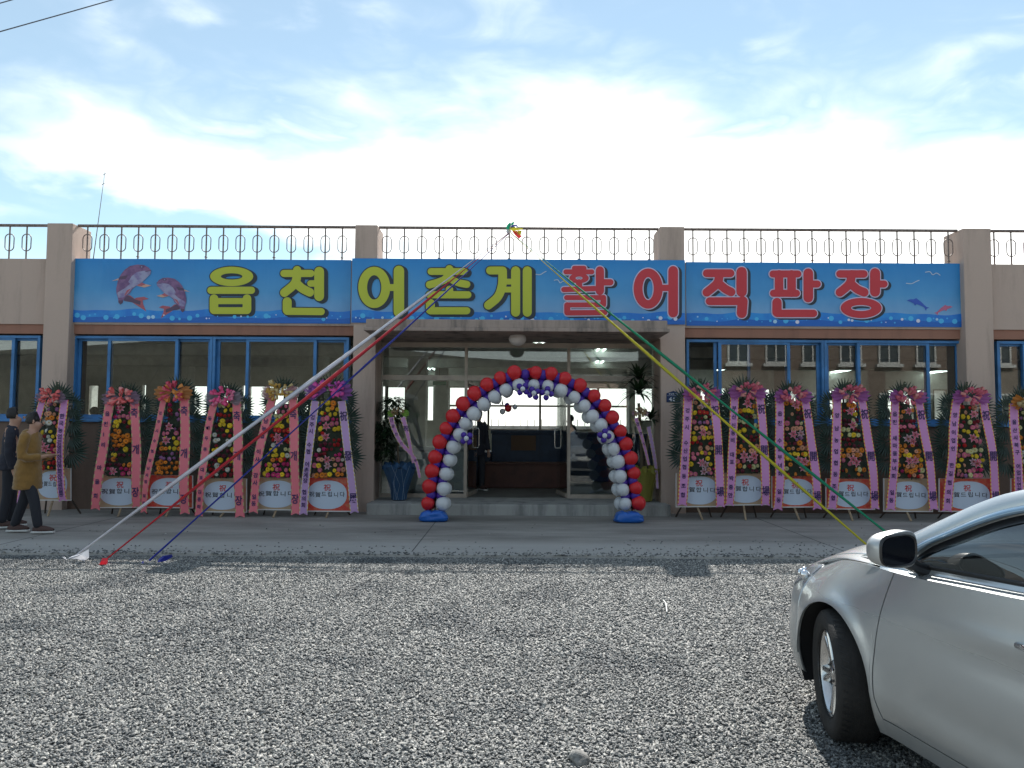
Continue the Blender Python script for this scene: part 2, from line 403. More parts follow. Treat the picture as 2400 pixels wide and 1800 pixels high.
bw.box((x, YB, ZF), (XR, YB + .2, z_head + .24)); bpart(bw, 'back_wall', m_inwall)
for a, b, zs in ox:
    if b - a < .2: continue
    fr = MB(); t_ = .035
    fr.box((a, YB - .01, z_bt - t_), (b, YB + .05, z_bt)); fr.box((a, YB - .01, zs), (b, YB + .05, zs + t_))
    fr.box((a, YB - .01, zs + t_), (a + t_, YB + .05, z_bt - t_)); fr.box((b - t_, YB - .01, zs + t_), (b, YB + .05, z_bt - t_))
    if b - a > 3:
        zc = at(1300, 952, YB).z; fr.box((a + t_, YB, zc - .03), (b - t_, YB + .04, zc + .03))
        for u in (1145, 1266, 1334, 1402): X_ = XU(u, YB, 930); fr.box((X_ - .035, YB - .015, zs + t_), (X_ + .035, YB + .055, z_bt - t_))
    bpart(fr, 'rear_window_frame', m_alu)
# interior columns and beams
for u0, u1, Y in ((955, 997, 19), (1475, 1486, 23), (1020, 1050, 22), (1535, 1560, 19), (392, 440, 22), (1815, 1845, 21), (2036, 2076, 22), (722, 760, 20)):
    a = XU(u0, Y, 940); b = XU(u1, Y, 940); mb = MB(); mb.box((a, Y, ZF), (b, Y + .45, z_head + .24)); bpart(mb, 'inner_column', m_inwall)
for Y in (17.5, 20.8):
    mb = MB(); mb.box((XL + .3, Y, z_head), (XR - .3, Y + .3, z_head + .245)); bpart(mb, 'ceiling_beam', m_ceil)
# ---- side bay windows
def frame_box(mb, x0, x1, z0, z1, y0, y1, w, mi=0, wt=None):
    wt = wt or w
    mb.box((x0, y0, z1 - wt), (x1, y1, z1), mi); mb.box((x0, y0, z0), (x1, y1, z0 + wt), mi)
    mb.box((x0, y0, z0 + wt), (x0 + w, y1, z1 - wt), mi); mb.box((x1 - w, y0, z0 + wt), (x1, y1, z1 - wt), mi)
def sash(par, x0, x1, y, w=.055, z0=None, z1=None):
    z0 = (z_sill + .03) if z0 is None else z0; z1 = (z_head - .03) if z1 is None else z1
    mb = MB(); frame_box(mb, x0, x1, z0, z1, y, y + .04, w)
    s = bpart(mb, 'sash', m_blue, par)
    mb = MB(); mb.box((x0 + w, y + .018, z0 + w), (x1 - w, y + .024, z1 - w)); bpart(mb, 'pane', m_glass, par)
def window(x0, x1, sashes):
    mb = MB(); frame_box(mb, x0, x1, z_sill, z_head, YW + .07, YW + .24, .045)
    w_ = bpart(mb, 'window', m_blue)
    for a, b, row in sashes: sash(w_, a, b, YW + (.09 if row == 0 else .15))
YG = YW + .12
def XW(u): return XU(u, YG, 860)
def std_window(us):   # us = outer left, left stile, right stile, outer right (pixels)
    a, b, c, d = [XW(u) for u in us]
    window(a, d, [(a + .05, b + .06, 1), (b, c, 0), (c - .06, d - .05, 1)])
std_window((174, 253, 418, 499)); std_window((500, 577, 742, 818))
std_window((-640, -560, -390, -310)); std_window((-305, -220, 35, 96))
std_window((2334, 2396, 2560, 2650)); std_window((2655, 2730, 2900, 2990))
# right bay: the left sash is slid open behind the middle one
a, d = XW(1608), XW(1929)
window(a, d, [(XW(1674), XW(1760), 1), (XW(1683), XW(1851), 0), (XW(1842), d - .05, 1)])
std_window((1930, 2008, 2177, 2256))

# ---- entrance: step, canopy, glazing, doors
zs_ = ZF
mb = MB(); mb.bbox((XU(859, 13.16, 1195), 13.14, -.02), (XU(1572, 13.16, 1195), YD + .1, ZF + .002), .015); bpart(mb, 'entrance_step', m_conc)
zc0, zc1 = at(1210, 777, 12.65).z, at(1210, 749, 12.65).z
cx0, cx1 = XU(853, 12.65, 760), XU(1569, 12.65, 760)
mb = MB(); mb.bbox((cx0 + .03, 12.65, zc0 + .05), (cx1 - .03, YP - .003, zc1), .02); mb.bbox((cx0, 12.62, zc0), (cx1, YP - .003, zc0 + .06), .012)
mb.box((PX[1][1] + .004, YP - .003, zc0 + .002), (PX[2][0] - .004, YD - .01, zc0 + .14)); bpart(mb, 'canopy', m_canopy)
gx0, gx1 = PX[1][1] + .005, PX[2][0] - .005
zh = zc0 - .01
d0, d1 = XU(878, YD, 950), XU(1550, YD, 950)
m1, m2 = XU(1091.5, YD, 1000), XU(1333, YD, 1000)
zt0, zt1 = at(1200, 892.5, YD).z, at(1200, 880.5, YD).z
mb = MB()
mb.box((gx0, YD - .04, ZF), (XU(893, YD, 1000), YD + .10, zh)); mb.box((XU(1541, YD, 1000), YD - .04, ZF), (gx1, YD + .10, zh))
ga, gb = XU(893, YD, 1000) + .002, XU(1541, YD, 1000) - .002
mb.box((ga, YD - .02, zh - .09), (gb, YD + .08, zh))
for X_ in (m1, m2): mb.box((X_ - .028, YD - .03, ZF), (X_ + .028, YD + .07, zh - .092))
for a, b in ((ga, m1 - .03), (m1 + .03, m2 - .03), (m2 + .03, gb)):
    mb.box((a, YD - .025, zt0), (b, YD + .06, zt1))
for a, b in ((ga, m1 - .03), (m2 + .03, gb)): mb.box((a, YD - .02, ZF + .002), (b, YD + .06, ZF + .075))
ent = bpart(mb, 'entrance_glazing', m_alu)
for a, b in ((ga, m1 - .03), (m1 + .03, m2 - .03), (m2 + .03, gb)):
    mb = MB(); mb.box((a, YD + .02, zt1), (b, YD + .028, zh - .092)); bpart(mb, 'pane', m_glass, ent)
for a, b in ((ga, m1 - .03), (m2 + .03, gb)):
    mb = MB(); mb.box((a, YD + .02, ZF + .075), (b, YD + .028, zt0)); bpart(mb, 'pane', m_glass, ent)
m_steel = M('polished_steel', (.6, .6, .58), .2, metal=1)
def leaf(hx, sgn):
    """glass door leaf swung into the hall"""
    ang = R(82) if sgn > 0 else R(98)
    T = Matrix.Translation((hx, YD + .05, 0)) @ Matrix.Rotation(ang, 4, 'Z')
    mb = MB(); mb.box((.02, -.006, ZF + .09), (.86, .006, zt0 - .02), 0, T); d_ = bpart(mb, 'door', m_glass)
    for za, zb2 in ((ZF + .012, ZF + .09), (zt0 - .06, zt0 - .012)): mb = MB(); mb.box((.0, -.02, za), (.88, .02, zb2), 0, T); bpart(mb, 'door_rail', m_alu, d_)
    mb = MB()
    for s in (-1, 1):
        y = .055 * s
        mb.tube([T @ Vector(p) for p in ((.78, 0, 1.12), (.78, y, 1.12), (.78, y * 1.2, 1.17), (.78, y * 1.2, 1.45), (.78, y, 1.5), (.78, 0, 1.5))], .011, 8)
    bpart(mb, 'door_handle', m_steel, d_)
leaf(m1 + .04, 1); leaf(m2 - .04, -1)
# canopy globe lamp
mb = MB(); lp = at(1213, 786, 13.2); mb.ball((lp.x, 13.2, zc0 - .03), .15, 20, 12, sc=(1, 1, .8)); mb.lathe([(.10, 0), (.10, .03)], 20, 1, Matrix.Translation((lp.x, 13.2, zc0 + .06)))
mb.v = [(p[0] - lp.x, p[1] - 13.2, p[2] - zc0) for p in mb.v]
o = mb.build('canopy_lamp', [M('frosted_globe', (.62, .60, .58), .35), m_steel], loc=(lp.x, 13.2, zc0 - .032)); tag(o, 'unlit round frosted globe lamp under the entrance canopy', 'ceiling lamp')

# ---- roof railings: five sections
z_rail = at(1200, 535, YP + .2).z; YR = YP + .20
ZR0 = z_par
def baluster_mesh():
    mb = MB(); h = z_rail - ZR0
    mb.tube([(0, 0, 0), (0, 0, h)], .014, 7)
    zc = h * .50; hw, hh = .082, .155; pts = []
    for k in range(28):
        a = 2 * math.pi * k / 28; cx = math.cos(a) * hw; cz = math.sin(a) * hw
        pts.append((cx, 0, zc + cz + (hh - hw if math.sin(a) >= 0 else -(hh - hw))))
    mb.tube(pts, .0092, 5, closed=True)
    mb.tube([(0, 0, h - .03), (0, 0, h)], [.0125, .026], 7, caps=False)
    return mb.mesh('baluster', m_rail)
bal = baluster_mesh()
RU = [([22 - 39.9*k for k in range(8, 0, -1)] + [22, 62], 'rust-brown roof railing section left of the first beige pillar, cut by the left edge'),
      ([204.5 + 39.85*k for k in range(16)], 'rust-brown roof railing with oval rings above the leaping-fish banner'),
      ([906.6 + 41*k for k in range(16)], 'rust-brown roof railing with oval rings above the entrance, where the five ribbons are tied'),
      ([1624 + 39.9*k for k in range(16)], 'rust-brown roof railing with oval rings above the right banner with dolphins'),
      ([2330 + 39.9*k for k in range(9)], 'rust-brown roof railing section right of the last beige pillar, cut by the right edge')]
for i, (us, lab) in enumerate(RU):
    xa, xb = bays[i]
    e = empty('roof_railing', ((xa + xb) / 2, YR, ZR0), lab, 'railing', 'roof railings between the pillars')
    cx = (xa + xb) / 2
    mb = MB(); mb.tube([(xa - cx - .01, 0, z_rail - ZR0), (xb - cx + .01, 0, z_rail - ZR0)], .027, 10)
    mb.build('top_rail', m_rail, e)
    for k, u in enumerate(us):
        X_ = XU(u, YR, 575)
        if xa < X_ < xb:
            b_ = link('baluster', bal, e, (X_ - cx, 0, 0))
        if k % 4 == 3:
            mb = MB(); mb.lathe([(.0, .0), (.03, .012), (.03, .02), (.0, .035)], 8); 
            mb.build('foot_collar', m_rail, e, (X_ - cx, 0, .045))
# ---- whip antenna on the roof
pa, pb = at(218, 612, 18), at(246, 402, 18)
an = MB(); an.tube([Vector((0, 0, 0)), (pb - pa) * .55, (pb - pa)], [.012, .008, .004], 6)
for k in (.86, .97): q = (pb - pa) * k; an.tube([q - Vector((.03, 0, .02)), q + Vector((.03, 0, .02))], .008, 5)
an.box((-.05, -.05, z_par - .05 - pa.z), (.05, .05, .0))
tag(an.build('antenna', m_rail, loc=pa), 'thin leaning whip antenna on the roof behind the left railing', 'antenna')
# ---- overhead wires, top left
for (u0, v0, u1, v1), lab in (((-160, 118, 420, -46), 'dark overhead cable crossing the top left corner of the sky, the lower of two'), ((-160, 52, 300, -80), 'dark overhead cable at the very corner of the sky, the upper of two')):
    a, b = at(u0, v0, 9), at(u1, v1, 11); n = 24; d = (b - a); mid = (a + b) / 2
    a2, b2 = a - d * 3, b + d * 3
    w_ = MB(); w_.tube([a2.lerp(b2, k / n) - mid - Vector((0, 0, .35 * (1 - (2 * k / n - 1) ** 2) - .34)) for k in range(n + 1)], .0075, 6)
    tag(w_.build('overhead_cable', M('grey_cable', (.10, .10, .12), .5), loc=mid), lab, 'cable', 'overhead cables')
# ---- interior things: tanks, counters, lights
m_tank = M('dark_blue_tank', (.02, .045, .10), .5, var=.3); m_crate = M('dark_red_crate', (.09, .03, .02), .6, var=.3)
m_brown = M('brown_notice', (.13, .07, .035), .6)
def tank(u0, u1, vt, Y, lab, mat, dep=1.0):
    a, b = XU(u0, Y, 1050), XU(u1, Y, 1050); zt = at(1200, vt, Y).z
    e = empty('fish_tank', ((a+b)/2, Y, ZF), lab, 'fish tank', 'tanks and crates inside the hall')
    wd = (b - a) / 2; h = zt - ZF
    mb = MB(); mb.bbox((-wd, 0, 0), (wd, dep, h * .93), .02); mb.build('tank_body', mat, e)
    mb = MB(); mb.bbox((-wd - .02, -.02, h * .93), (wd + .02, dep + .02, h), .012); mb.build('rim', mat, e)
    mb = MB()
    for k in range(1, max(2, int(wd * 2 / .55))): x = -wd + k * .55; mb.box((x, -.025, .04), (x + .04, -.001, h * .9))
    mb.build('rib', mat, e)
    return e, wd, h
e, wd, h = tank(1152, 1318, 1008, 18.0, 'dark blue fish tank straight ahead through the open doors', m_tank)
mb = MB(); mb.box((-wd * .45, -.035, h * .62), (wd * .25, -.026, h * .9)); mb.build('notice', m_brown, e)
tank(1098, 1150, 1060, 17.4, 'dark tank just inside the left glass door', m_tank)
tank(1322, 1470, 1012, 18.6, 'dark tank behind the right entrance glass', m_tank)
tank(1130, 1330, 1085, 16.6, 'low row of dark red crates in front of the tank', m_crate, .6)
tank(1475, 1700, 1015, 18.6, 'dark tank seen at the far right of the entrance glass', m_tank)
tank(560, 880, 1010, 19.0, 'dark tank behind the left wall windows', m_tank)
# white chest left of the doors
a = at(975, 1160, 15.3); e = empty('freezer_chest', (a.x + .25, 15.3, ZF), 'pale white chest freezer behind the glass left of the doors', 'freezer')
mb = MB(); mb.bbox((-.75, 0, .05), (.75, .7, .82), .03); mb.build('chest', M('dull_white_enamel', (.5, .52, .5), .4), e)
mb = MB(); mb.bbox((-.76, -.02, .83), (.76, .71, .9), .02); mb.build('lid', M('dull_white_lid', (.45, .47, .46), .4), e)
m_tube = M('lit_fluorescent_tube', (.85, 1, .95), .4, emit=3.5)
LT = [(980, 841, 17.0, 'left of the entrance mullion'), (1266, 798, 15.6, 'nearest over the doors'), (1405, 822, 16.4, 'upper one right of the doors'), (1402, 850, 18.6, 'lower one right of the doors'),
      (1972, 879, 19.0, 'behind the fourth pane of the right bay'), (2200, 880, 19.0, 'behind the last pane of the right bay'), (1008, 862, 19.5, 'farthest left of the doors'), (1695, 864, 19.0, 'behind the open window')]
for u, v, Y, lab in LT:
    p = at(u, v, Y); zz = z_head + .16
    Y2 = (zz - CAMH) / max(.01, (p.z - CAMH)) * Y if v < 998 else Y
    Y2 = min(Y2, 23.4); X_ = XU(u, Y2, v)
    e = empty('ceiling_light', (X_, Y2, zz), 'lit twin fluorescent ceiling light inside the hall, ' + lab, 'ceiling light', 'ceiling lights inside the hall')
    mb = MB(); mb.box((-.14, -.62, .01), (.14, .62, .06)); mb.build('housing', m_inwall, e)
    for k in (-.07, .07): mb = MB(); mb.tube([(k, -.58, -.012), (k, .58, -.012)], .018, 8); mb.build('tube', m_tube, e)
# green exit sign inside
p = at(1030, 898, 22.0); e = empty('exit_sign', p, 'green exit sign hanging inside, left of the doors', 'sign')
mb = MB(); mb.bbox((-.19, -.02, -.055), (.19, .02, .055), .006); mb.build('sign_box', M('green_sign', (.02, .25, .13), .5), e)
mb = MB(); mb.box((-.01, -.01, .056), (.01, .01, .5)); mb.build('hanger', m_alu, e)
# ---- quay fence with spikes behind the hall
YF = 31.0; zb, zt = at(1250, 1001, YF).z, at(1250, 989, YF).z
e = empty('quay_fence', (1.5, YF, 0), 'low quay fence with thin upright bars seen through the open doors against the sea', 'fence')
mb = MB(); mb.box((-12, 0, zb - .7), (12, .12, zb + .05)); mb.build('fence_wall', m_conc, e)
spk = MB().box((-.014, .03, 0), (.014, .058, zt - zb + .06)).mesh('fence_bar', m_rail)
for k in range(-24, 26): link('fence_bar', spk, e, (k * .29, 0, zb + .05))

# ---- what stands behind the camera and shows in the glass and paint
m_brick = stucco('brown_tile_facade', (.17, .125, .10), (.10, .08, .065)); m_wfr = M('white_window_frame', (.5, .5, .48), .4)
m_dglass = M('dark_window_glass', (.03, .04, .05), .08)
def block(x0, x1, y0, y1, h, floors, nwin, mat, lab):
    e = empty('apartment_block', ((x0 + x1) / 2, y1, 0), lab, 'building', 'houses across the yard')
    w2 = (x1 - x0) / 2
    MB().box((-w2, y0 - y1, 0), (w2, 0, h)).build('wall', mat, e); MB().box((-w2 - .3, y0 - y1 - .3, h), (w2 + .3, .3, h + .3)).build('roof', m_conc, e)
    for f_ in range(floors):
        for k in range(nwin):
            x = -w2 + (k + .5) * 2 * w2 / nwin; z = 1.9 + f_ * 3.05; a = w2 / nwin * .56
            mb = MB(); frame_box(mb, x - a, x + a, z, z + 1.5, .01, .12, .09); mb.box((x - .04, .01, z + .09), (x + .04, .11, z + 1.41)); mb.box((x - a - .15, .01, z - .18), (x + a + .15, .25, z - .01))
            wn = mb.build('window', m_wfr, e); MB().box((x - a + .09, .02, z + .09), (x + a - .09, .05, z + 1.41)).build('pane', m_dglass, wn)
block(9, 31, -26, -13, 8.2, 2, 11, m_brick, 'brown tiled apartment block across the yard, reflected in the right windows')
block(1, 7.5, -30, -21, 4.6, 1, 3, m_wall, 'low beige house across the yard behind the camera')
block(-22, -8, -34, -22, 3.6, 1, 4, M('cream_wall', (.4, .37, .3), .9, var=.3), 'flat cream shed across the yard, reflected in the left windows')
hl = MB()
def hf(a, b):
    x = -260 + 520 * a; y = -60 - 120 * b
    return Vector((x, y, 21 * math.sin(math.pi * min(1, b * 1.0)) ** .7 * (.7 + .5 * noise.noise(Vector((x * .012, y * .012, 0)))) - .5))
hl.grid(hf, 60, 14); tag(hl.build('hills', M('wooded_slope', (.10, .095, .07), .95, var=.5, vs=.05)), kind='structure')
# ================================================================== BANNERS
def banner_mat():
    m = bpy.data.materials.new('printed_banner'); m.use_nodes = True; t = m.node_tree; b = t.nodes['Principled BSDF']
    g = NN(t, 'ShaderNodeNewGeometry'); sp = NN(t, 'ShaderNodeSeparateXYZ'); t.links.new(g.outputs['Position'], sp.inputs[0])
    r = NN(t, 'ShaderNodeValToRGB'); t.links.new(mth(t, 'DIVIDE', mth(t, 'SUBTRACT', sp.outputs[2], z_bb), z_par - z_bb), r.inputs[0])
    e = r.color_ramp.elements; e[0].position = .18; e[0].color = (.21, .42, .68, 1); e[1].position = 1; e[1].color = (.012, .24, .62, 1)
    q = e.new(.5); q.color = (.08, .34, .66, 1)
    n = NN(t, 'ShaderNodeTexNoise'); n.inputs['Scale'].default_value = 1.1; n.inputs['Detail'].default_value = 4; t.links.new(g.outputs['Position'], n.inputs['Vector'])
    x = NN(t, 'ShaderNodeMix', data_type='RGBA'); x.inputs['B'].default_value = (.015, .20, .52, 1)
    t.links.new(mrange(t, n.outputs[0], .35, .8, 0, .5), x.inputs['Factor']); t.links.new(r.outputs[0], x.inputs['A'])
    t.links.new(x.outputs['Result'], b.inputs['Base Color']); b.inputs['Roughness'].default_value = .42
    n2 = NN(t, 'ShaderNodeTexNoise'); n2.inputs['Scale'].default_value = 1.6; n2.inputs['Detail'].default_value = 2
    mp = NN(t, 'ShaderNodeMapping'); mp.inputs['Scale'].default_value = (1.4, 1, .5); mp.inputs['Rotation'].default_value = (0, R(25), 0); t.links.new(g.outputs['Position'], mp.inputs[0]); t.links.new(mp.outputs[0], n2.inputs['Vector'])
    bp = NN(t, 'ShaderNodeBump'); bp.inputs['Strength'].default_value = .8; bp.inputs['Distance'].default_value = .09; t.links.new(n2.outputs[0], bp.inputs['Height']); t.links.new(bp.outputs[0], b.inputs['Normal'])
    return m
m_ban = banner_mat()
m_wave = M('printed_wave_blue', (.012, .19, .66), .42, col2=(.02, .29, .74), vs=2.2, thr=(.42, .62))
m_wave2 = M('printed_deep_wave', (.008, .13, .52), .42)
m_bub = [M('printed_bubble_pale', (.42, .66, .86), .45), M('printed_bubble_cyan', (.07, .48, .85), .45), M('printed_bubble_white', (.72, .74, .86), .45)]
m_lime = M('printed_lime', (.50, .54, .035), .42); m_lred = M('printed_red', (.58, .035, .05), .42)
m_ink = M('printed_navy_black', (.018, .028, .045), .42); m_lpale = M('printed_pale_lilac', (.60, .56, .74), .42)
YBS, YBC = YW - .022, YP - .030
def cropxy(k, x, y):   # the three enlargements the lettering was measured on
    return ({'A': 0, 'B': 750, 'C': 1500}[k] + x / 2.458, 500 + y / 2.458)
class Flat:
    """printed shapes on a plane facing the street"""
    def __init__(s, Y, e): s.Y = Y; s.e = e; s.n = 0; s.mb = MB()
    def pt(s, u, v, lay): p = at(u, v, s.Y); return Vector((p.x, s.Y - lay, p.z)) - s.e.location
    def lay(s, base): s.n += 1; return base + s.n * 4e-5
    def disc(s, u, v, ru, rv, mi, base, n=18):
        l = s.lay(base); s.mb.poly([s.pt(u + ru * math.cos(2*math.pi*k/n), v + rv * math.sin(2*math.pi*k/n), l) for k in range(n)], mi)
    def seg(s, a, b, w, mi, base, pw=None):
        l = s.lay(base); a = Vector(a); b = Vector(b); d = (b - a)
        if d.length < 1e-4: return
        n = Vector((-d.y, d.x)).normalized() * w / 2
        s.mb.poly([s.pt(*(a + n), l), s.pt(*(b + n), l), s.pt(*(b - n), l), s.pt(*(a - n), l)], mi)
    def stroke(s, pts, w, mi, base):
        for p in pts: s.disc(p[0], p[1], w / 2, w / 2, mi, base, 16)
        for a, b in zip(pts, pts[1:]): s.seg(a, b, w, mi, base)
    def ring(s, cu, cv, ro, ri, mi, base, n=40):
        l = s.lay(base)
        vs = []
        for k in range(n):
            c, q = math.cos(2*math.pi*k/n), math.sin(2*math.pi*k/n)
            vs.append(s.pt(cu + ro[0]*c, cv + ro[1]*q, l)); vs.append(s.pt(cu + ri[0]*c, cv + ri[1]*q, l))
        s.mb.add(vs, [(2*k, (2*k+2) % (2*n), (2*k+3) % (2*n), 2*k+1) for k in range(n)], mi)
def spl(pts, n=5):
    """smooth a polyline (Catmull-Rom)"""
    if len(pts) < 3: return pts
    P = [pts[0]] + list(pts) + [pts[-1]]; out = []
    for i in range(1, len(P) - 2):
        for k in range(n):
            t = k / n; a, b, c, d = (Vector(P[i-1]), Vector(P[i]), Vector(P[i+1]), Vector(P[i+2]))
            out.append(tuple(0.5 * ((2*b) + (c - a)*t + (2*a - 5*b + 4*c - d)*t*t + (3*b - a - 3*c + d)*t**3)))
    out.append(tuple(pts[-1])); return out
# every letter: (crop, strokes[(points, width)], rings[(cx, cy, outer r, inner r)]), lengths in crop pixels
LET = {
 'eup':  ('A', [([(1216,444),(1450,444)],38), ([(1234,492),(1234,556)],46), ([(1424,492),(1424,556)],46), ([(1234,506),(1424,506)],32), ([(1236,561),(1422,561)],36)], [(1336,364,(124,56),(62,18))]),
 'cheon':('A', [([(1713,328),(1713,345)],44), ([(1637,347),(1792,347)],38), ([(1713,350),(1700,405),(1640,458)],46), ([(1706,400),(1740,432),(1786,456)],46), ([(1840,337),(1840,478)],52), ([(1790,405),(1840,405)],34), ([(1656,510),(1656,558)],48), ([(1656,565),(1852,567)],38)], []),
 'eo':   ('B', [([(455,332),(455,568)],56), ([(385,428),(455,428)],36)], [(313,427,(92,119),(41,70))]),
 'chon': ('B', [([(746,322),(746,336)],42), ([(640,336),(832,336)],36), ([(742,345),(715,385),(632,412)],40), ([(742,372),(790,398),(846,410)],38), ([(746,440),(746,470)],40), ([(632,470),(852,470)],38), ([(636,520),(636,556)],48), ([(636,562),(846,562)],38)], []),
 'gye':  ('B', [([(980,330),(1050,330)],42), ([(1052,332),(1050,410),(1026,480),(970,530)],46), ([(1050,394),(1110,394)],30), ([(1040,440),(1110,440)],30), ([(1127,332),(1127,570)],48), ([(1194,332),(1194,570)],48)], []),
 'hwal': ('B', [([(1466,318),(1520,318)],28), ([(1416,338),(1566,338)],26), ([(1492,398),(1492,432)],34), ([(1405,440),(1582,434)],28), ([(1612,330),(1612,448)],44), ([(1612,398),(1672,398)],34), ([(1420,486),(1632,486)],26), ([(1632,486),(1632,526)],30), ([(1426,528),(1632,528)],26), ([(1424,530),(1424,570)],32), ([(1424,574),(1640,572)],28)], [(1492,374,(56,30),(20,9))]),
 'eo2':  ('B', [([(2034,332),(2034,572)],52), ([(1965,430),(2034,430)],34)], [(1890,434,(84,116),(32,66))]),
 'jik':  ('C', [([(384,346),(520,346)],42), ([(455,350),(445,402),(384,456)],46), ([(452,405),(490,436),(524,454)],46), ([(584,340),(584,452)],56), ([(400,507),(590,507)],42), ([(590,507),(585,575)],54)], []),
 'pan':  ('C', [([(765,350),(908,350)],38), ([(768,461),(900,461)],38), ([(800,352),(800,458)],46), ([(872,352),(872,458)],46), ([(968,346),(968,486)],52), ([(968,408),(1020,408)],38), ([(788,514),(788,570)],50), ([(790,577),(998,577)],40)], []),
 'jang': ('C', [([(1150,350),(1288,350)],40), ([(1216,352),(1206,406),(1150,456)],46), ([(1214,408),(1250,438),(1290,456)],46), ([(1352,346),(1352,452)],54), ([(1352,408),(1404,408)],38)], [(1272,546,(118,58),(58,17))]),
}
def letter(key, Y, e, red):
    k, strokes, rings = LET[key]; f = Flat(Y, e); s = 1 / 2.458
    for lay, (grow, dx, dy, mi) in enumerate(((13, 16, 8, 0), (12, 0, 0, 1 if red else 0), (0, 0, 0, 2))):
        base = .002 + lay * .0035
        for pts, w in strokes:
            w = w * 1.06 + 1; P = spl([cropxy(k, x + dx, y + dy) for x, y in pts], 4)
            f.stroke(P, (w + grow) * s, mi, base)
            if lay == 0: f.stroke(spl([cropxy(k, x + dx * .5, y + dy * .5) for x, y in pts], 4), (w + grow) * s, mi, base)
        for cx, cy, ro, ri in rings:
            c = cropxy(k, cx + dx, cy + dy); g_ = grow / 2
            ri2 = (max(ri[0] - g_, 2) * s, max(ri[1] - g_, 2) * s)
            if lay == 0: ri2 = (ri2[0] * .9, ri2[1] * .9)
            f.ring(c[0], c[1], ((ro[0] + g_) * s, (ro[1] + g_) * s), ri2, mi, base)
    o = f.mb.build('letter', [m_ink, m_lpale, m_lred if red else m_lime], e)
    return o
def banner(u0, u1, Y, lab, letters, extra=None):
    xa, xb = XU(u0, Y, 680), XU(u1, Y, 680); cx = (xa + xb) / 2
    e = empty('banner', (cx, Y, z_bb), lab, 'banner', 'printed blue banners along the parapet')
    n = 60; mb = MB()
    def sh(a, b):
        sag = .006 * math.sin(a * 19 + b * 2) * math.sin(math.pi * b) ** .5
        edge = .010 * math.sin(a * math.pi * 9) * (b - .5) * 2 * .3
        return Vector((xa + (xb - xa) * a - cx, .006 + sag * .4, (z_par - z_bb + .006) * b + edge * .4))
    mb.grid(sh, n, 8); mb.build('banner_sheet', m_ban, e)
    f = Flat(Y, e); f.e = e
    # wave strip
    N = 90
    for lay, (vv, mi, l) in enumerate(((731, 0, .0012), (748, 1, .0018))):
        top = []
        for k in range(N + 1):
            u = u0 + 1 + (u1 - u0 - 2) * k / N
            h = 3.2 * math.sin(u * .035) + 2.2 * math.sin(u * .071 + 1) + (2 if lay else 0) * math.sin(u * .02)
            top.append((u, vv + h * .6 - (u - 1200) * -.0052))
        vs = []
        for u, v in top:
            p = f.pt(u, v, l); q = Vector((p.x, p.y, .004)); vs += [p, q]
        f.mb.add(vs, [(2*k, 2*k+1, 2*k+3, 2*k+2) for k in range(N)], mi)
    f.mb.build('printed_sea', [m_wave, m_wave2], e)
    f = Flat(Y, e); rr = random.Random(int(u0))
    u = u0 + 10
    while u < u1 - 12:
        r_ = rr.choice((1.4, 2, 3.2, 4.6, 6.2)); f.disc(u, 747 + rr.uniform(-8, 5) + (u - 1200) * .0052, r_, r_ * .95, rr.choice((0, 1, 1, 1, 2)) if r_ < 5 else 1, .0024, 12); u += rr.uniform(6, 26)
    f.mb.build('printed_bubbles', m_bub, e)['kind'] = 'stuff'
    for key, red in letters: letter(key, Y, e, red)
    if extra: extra(e, Y)
    return e
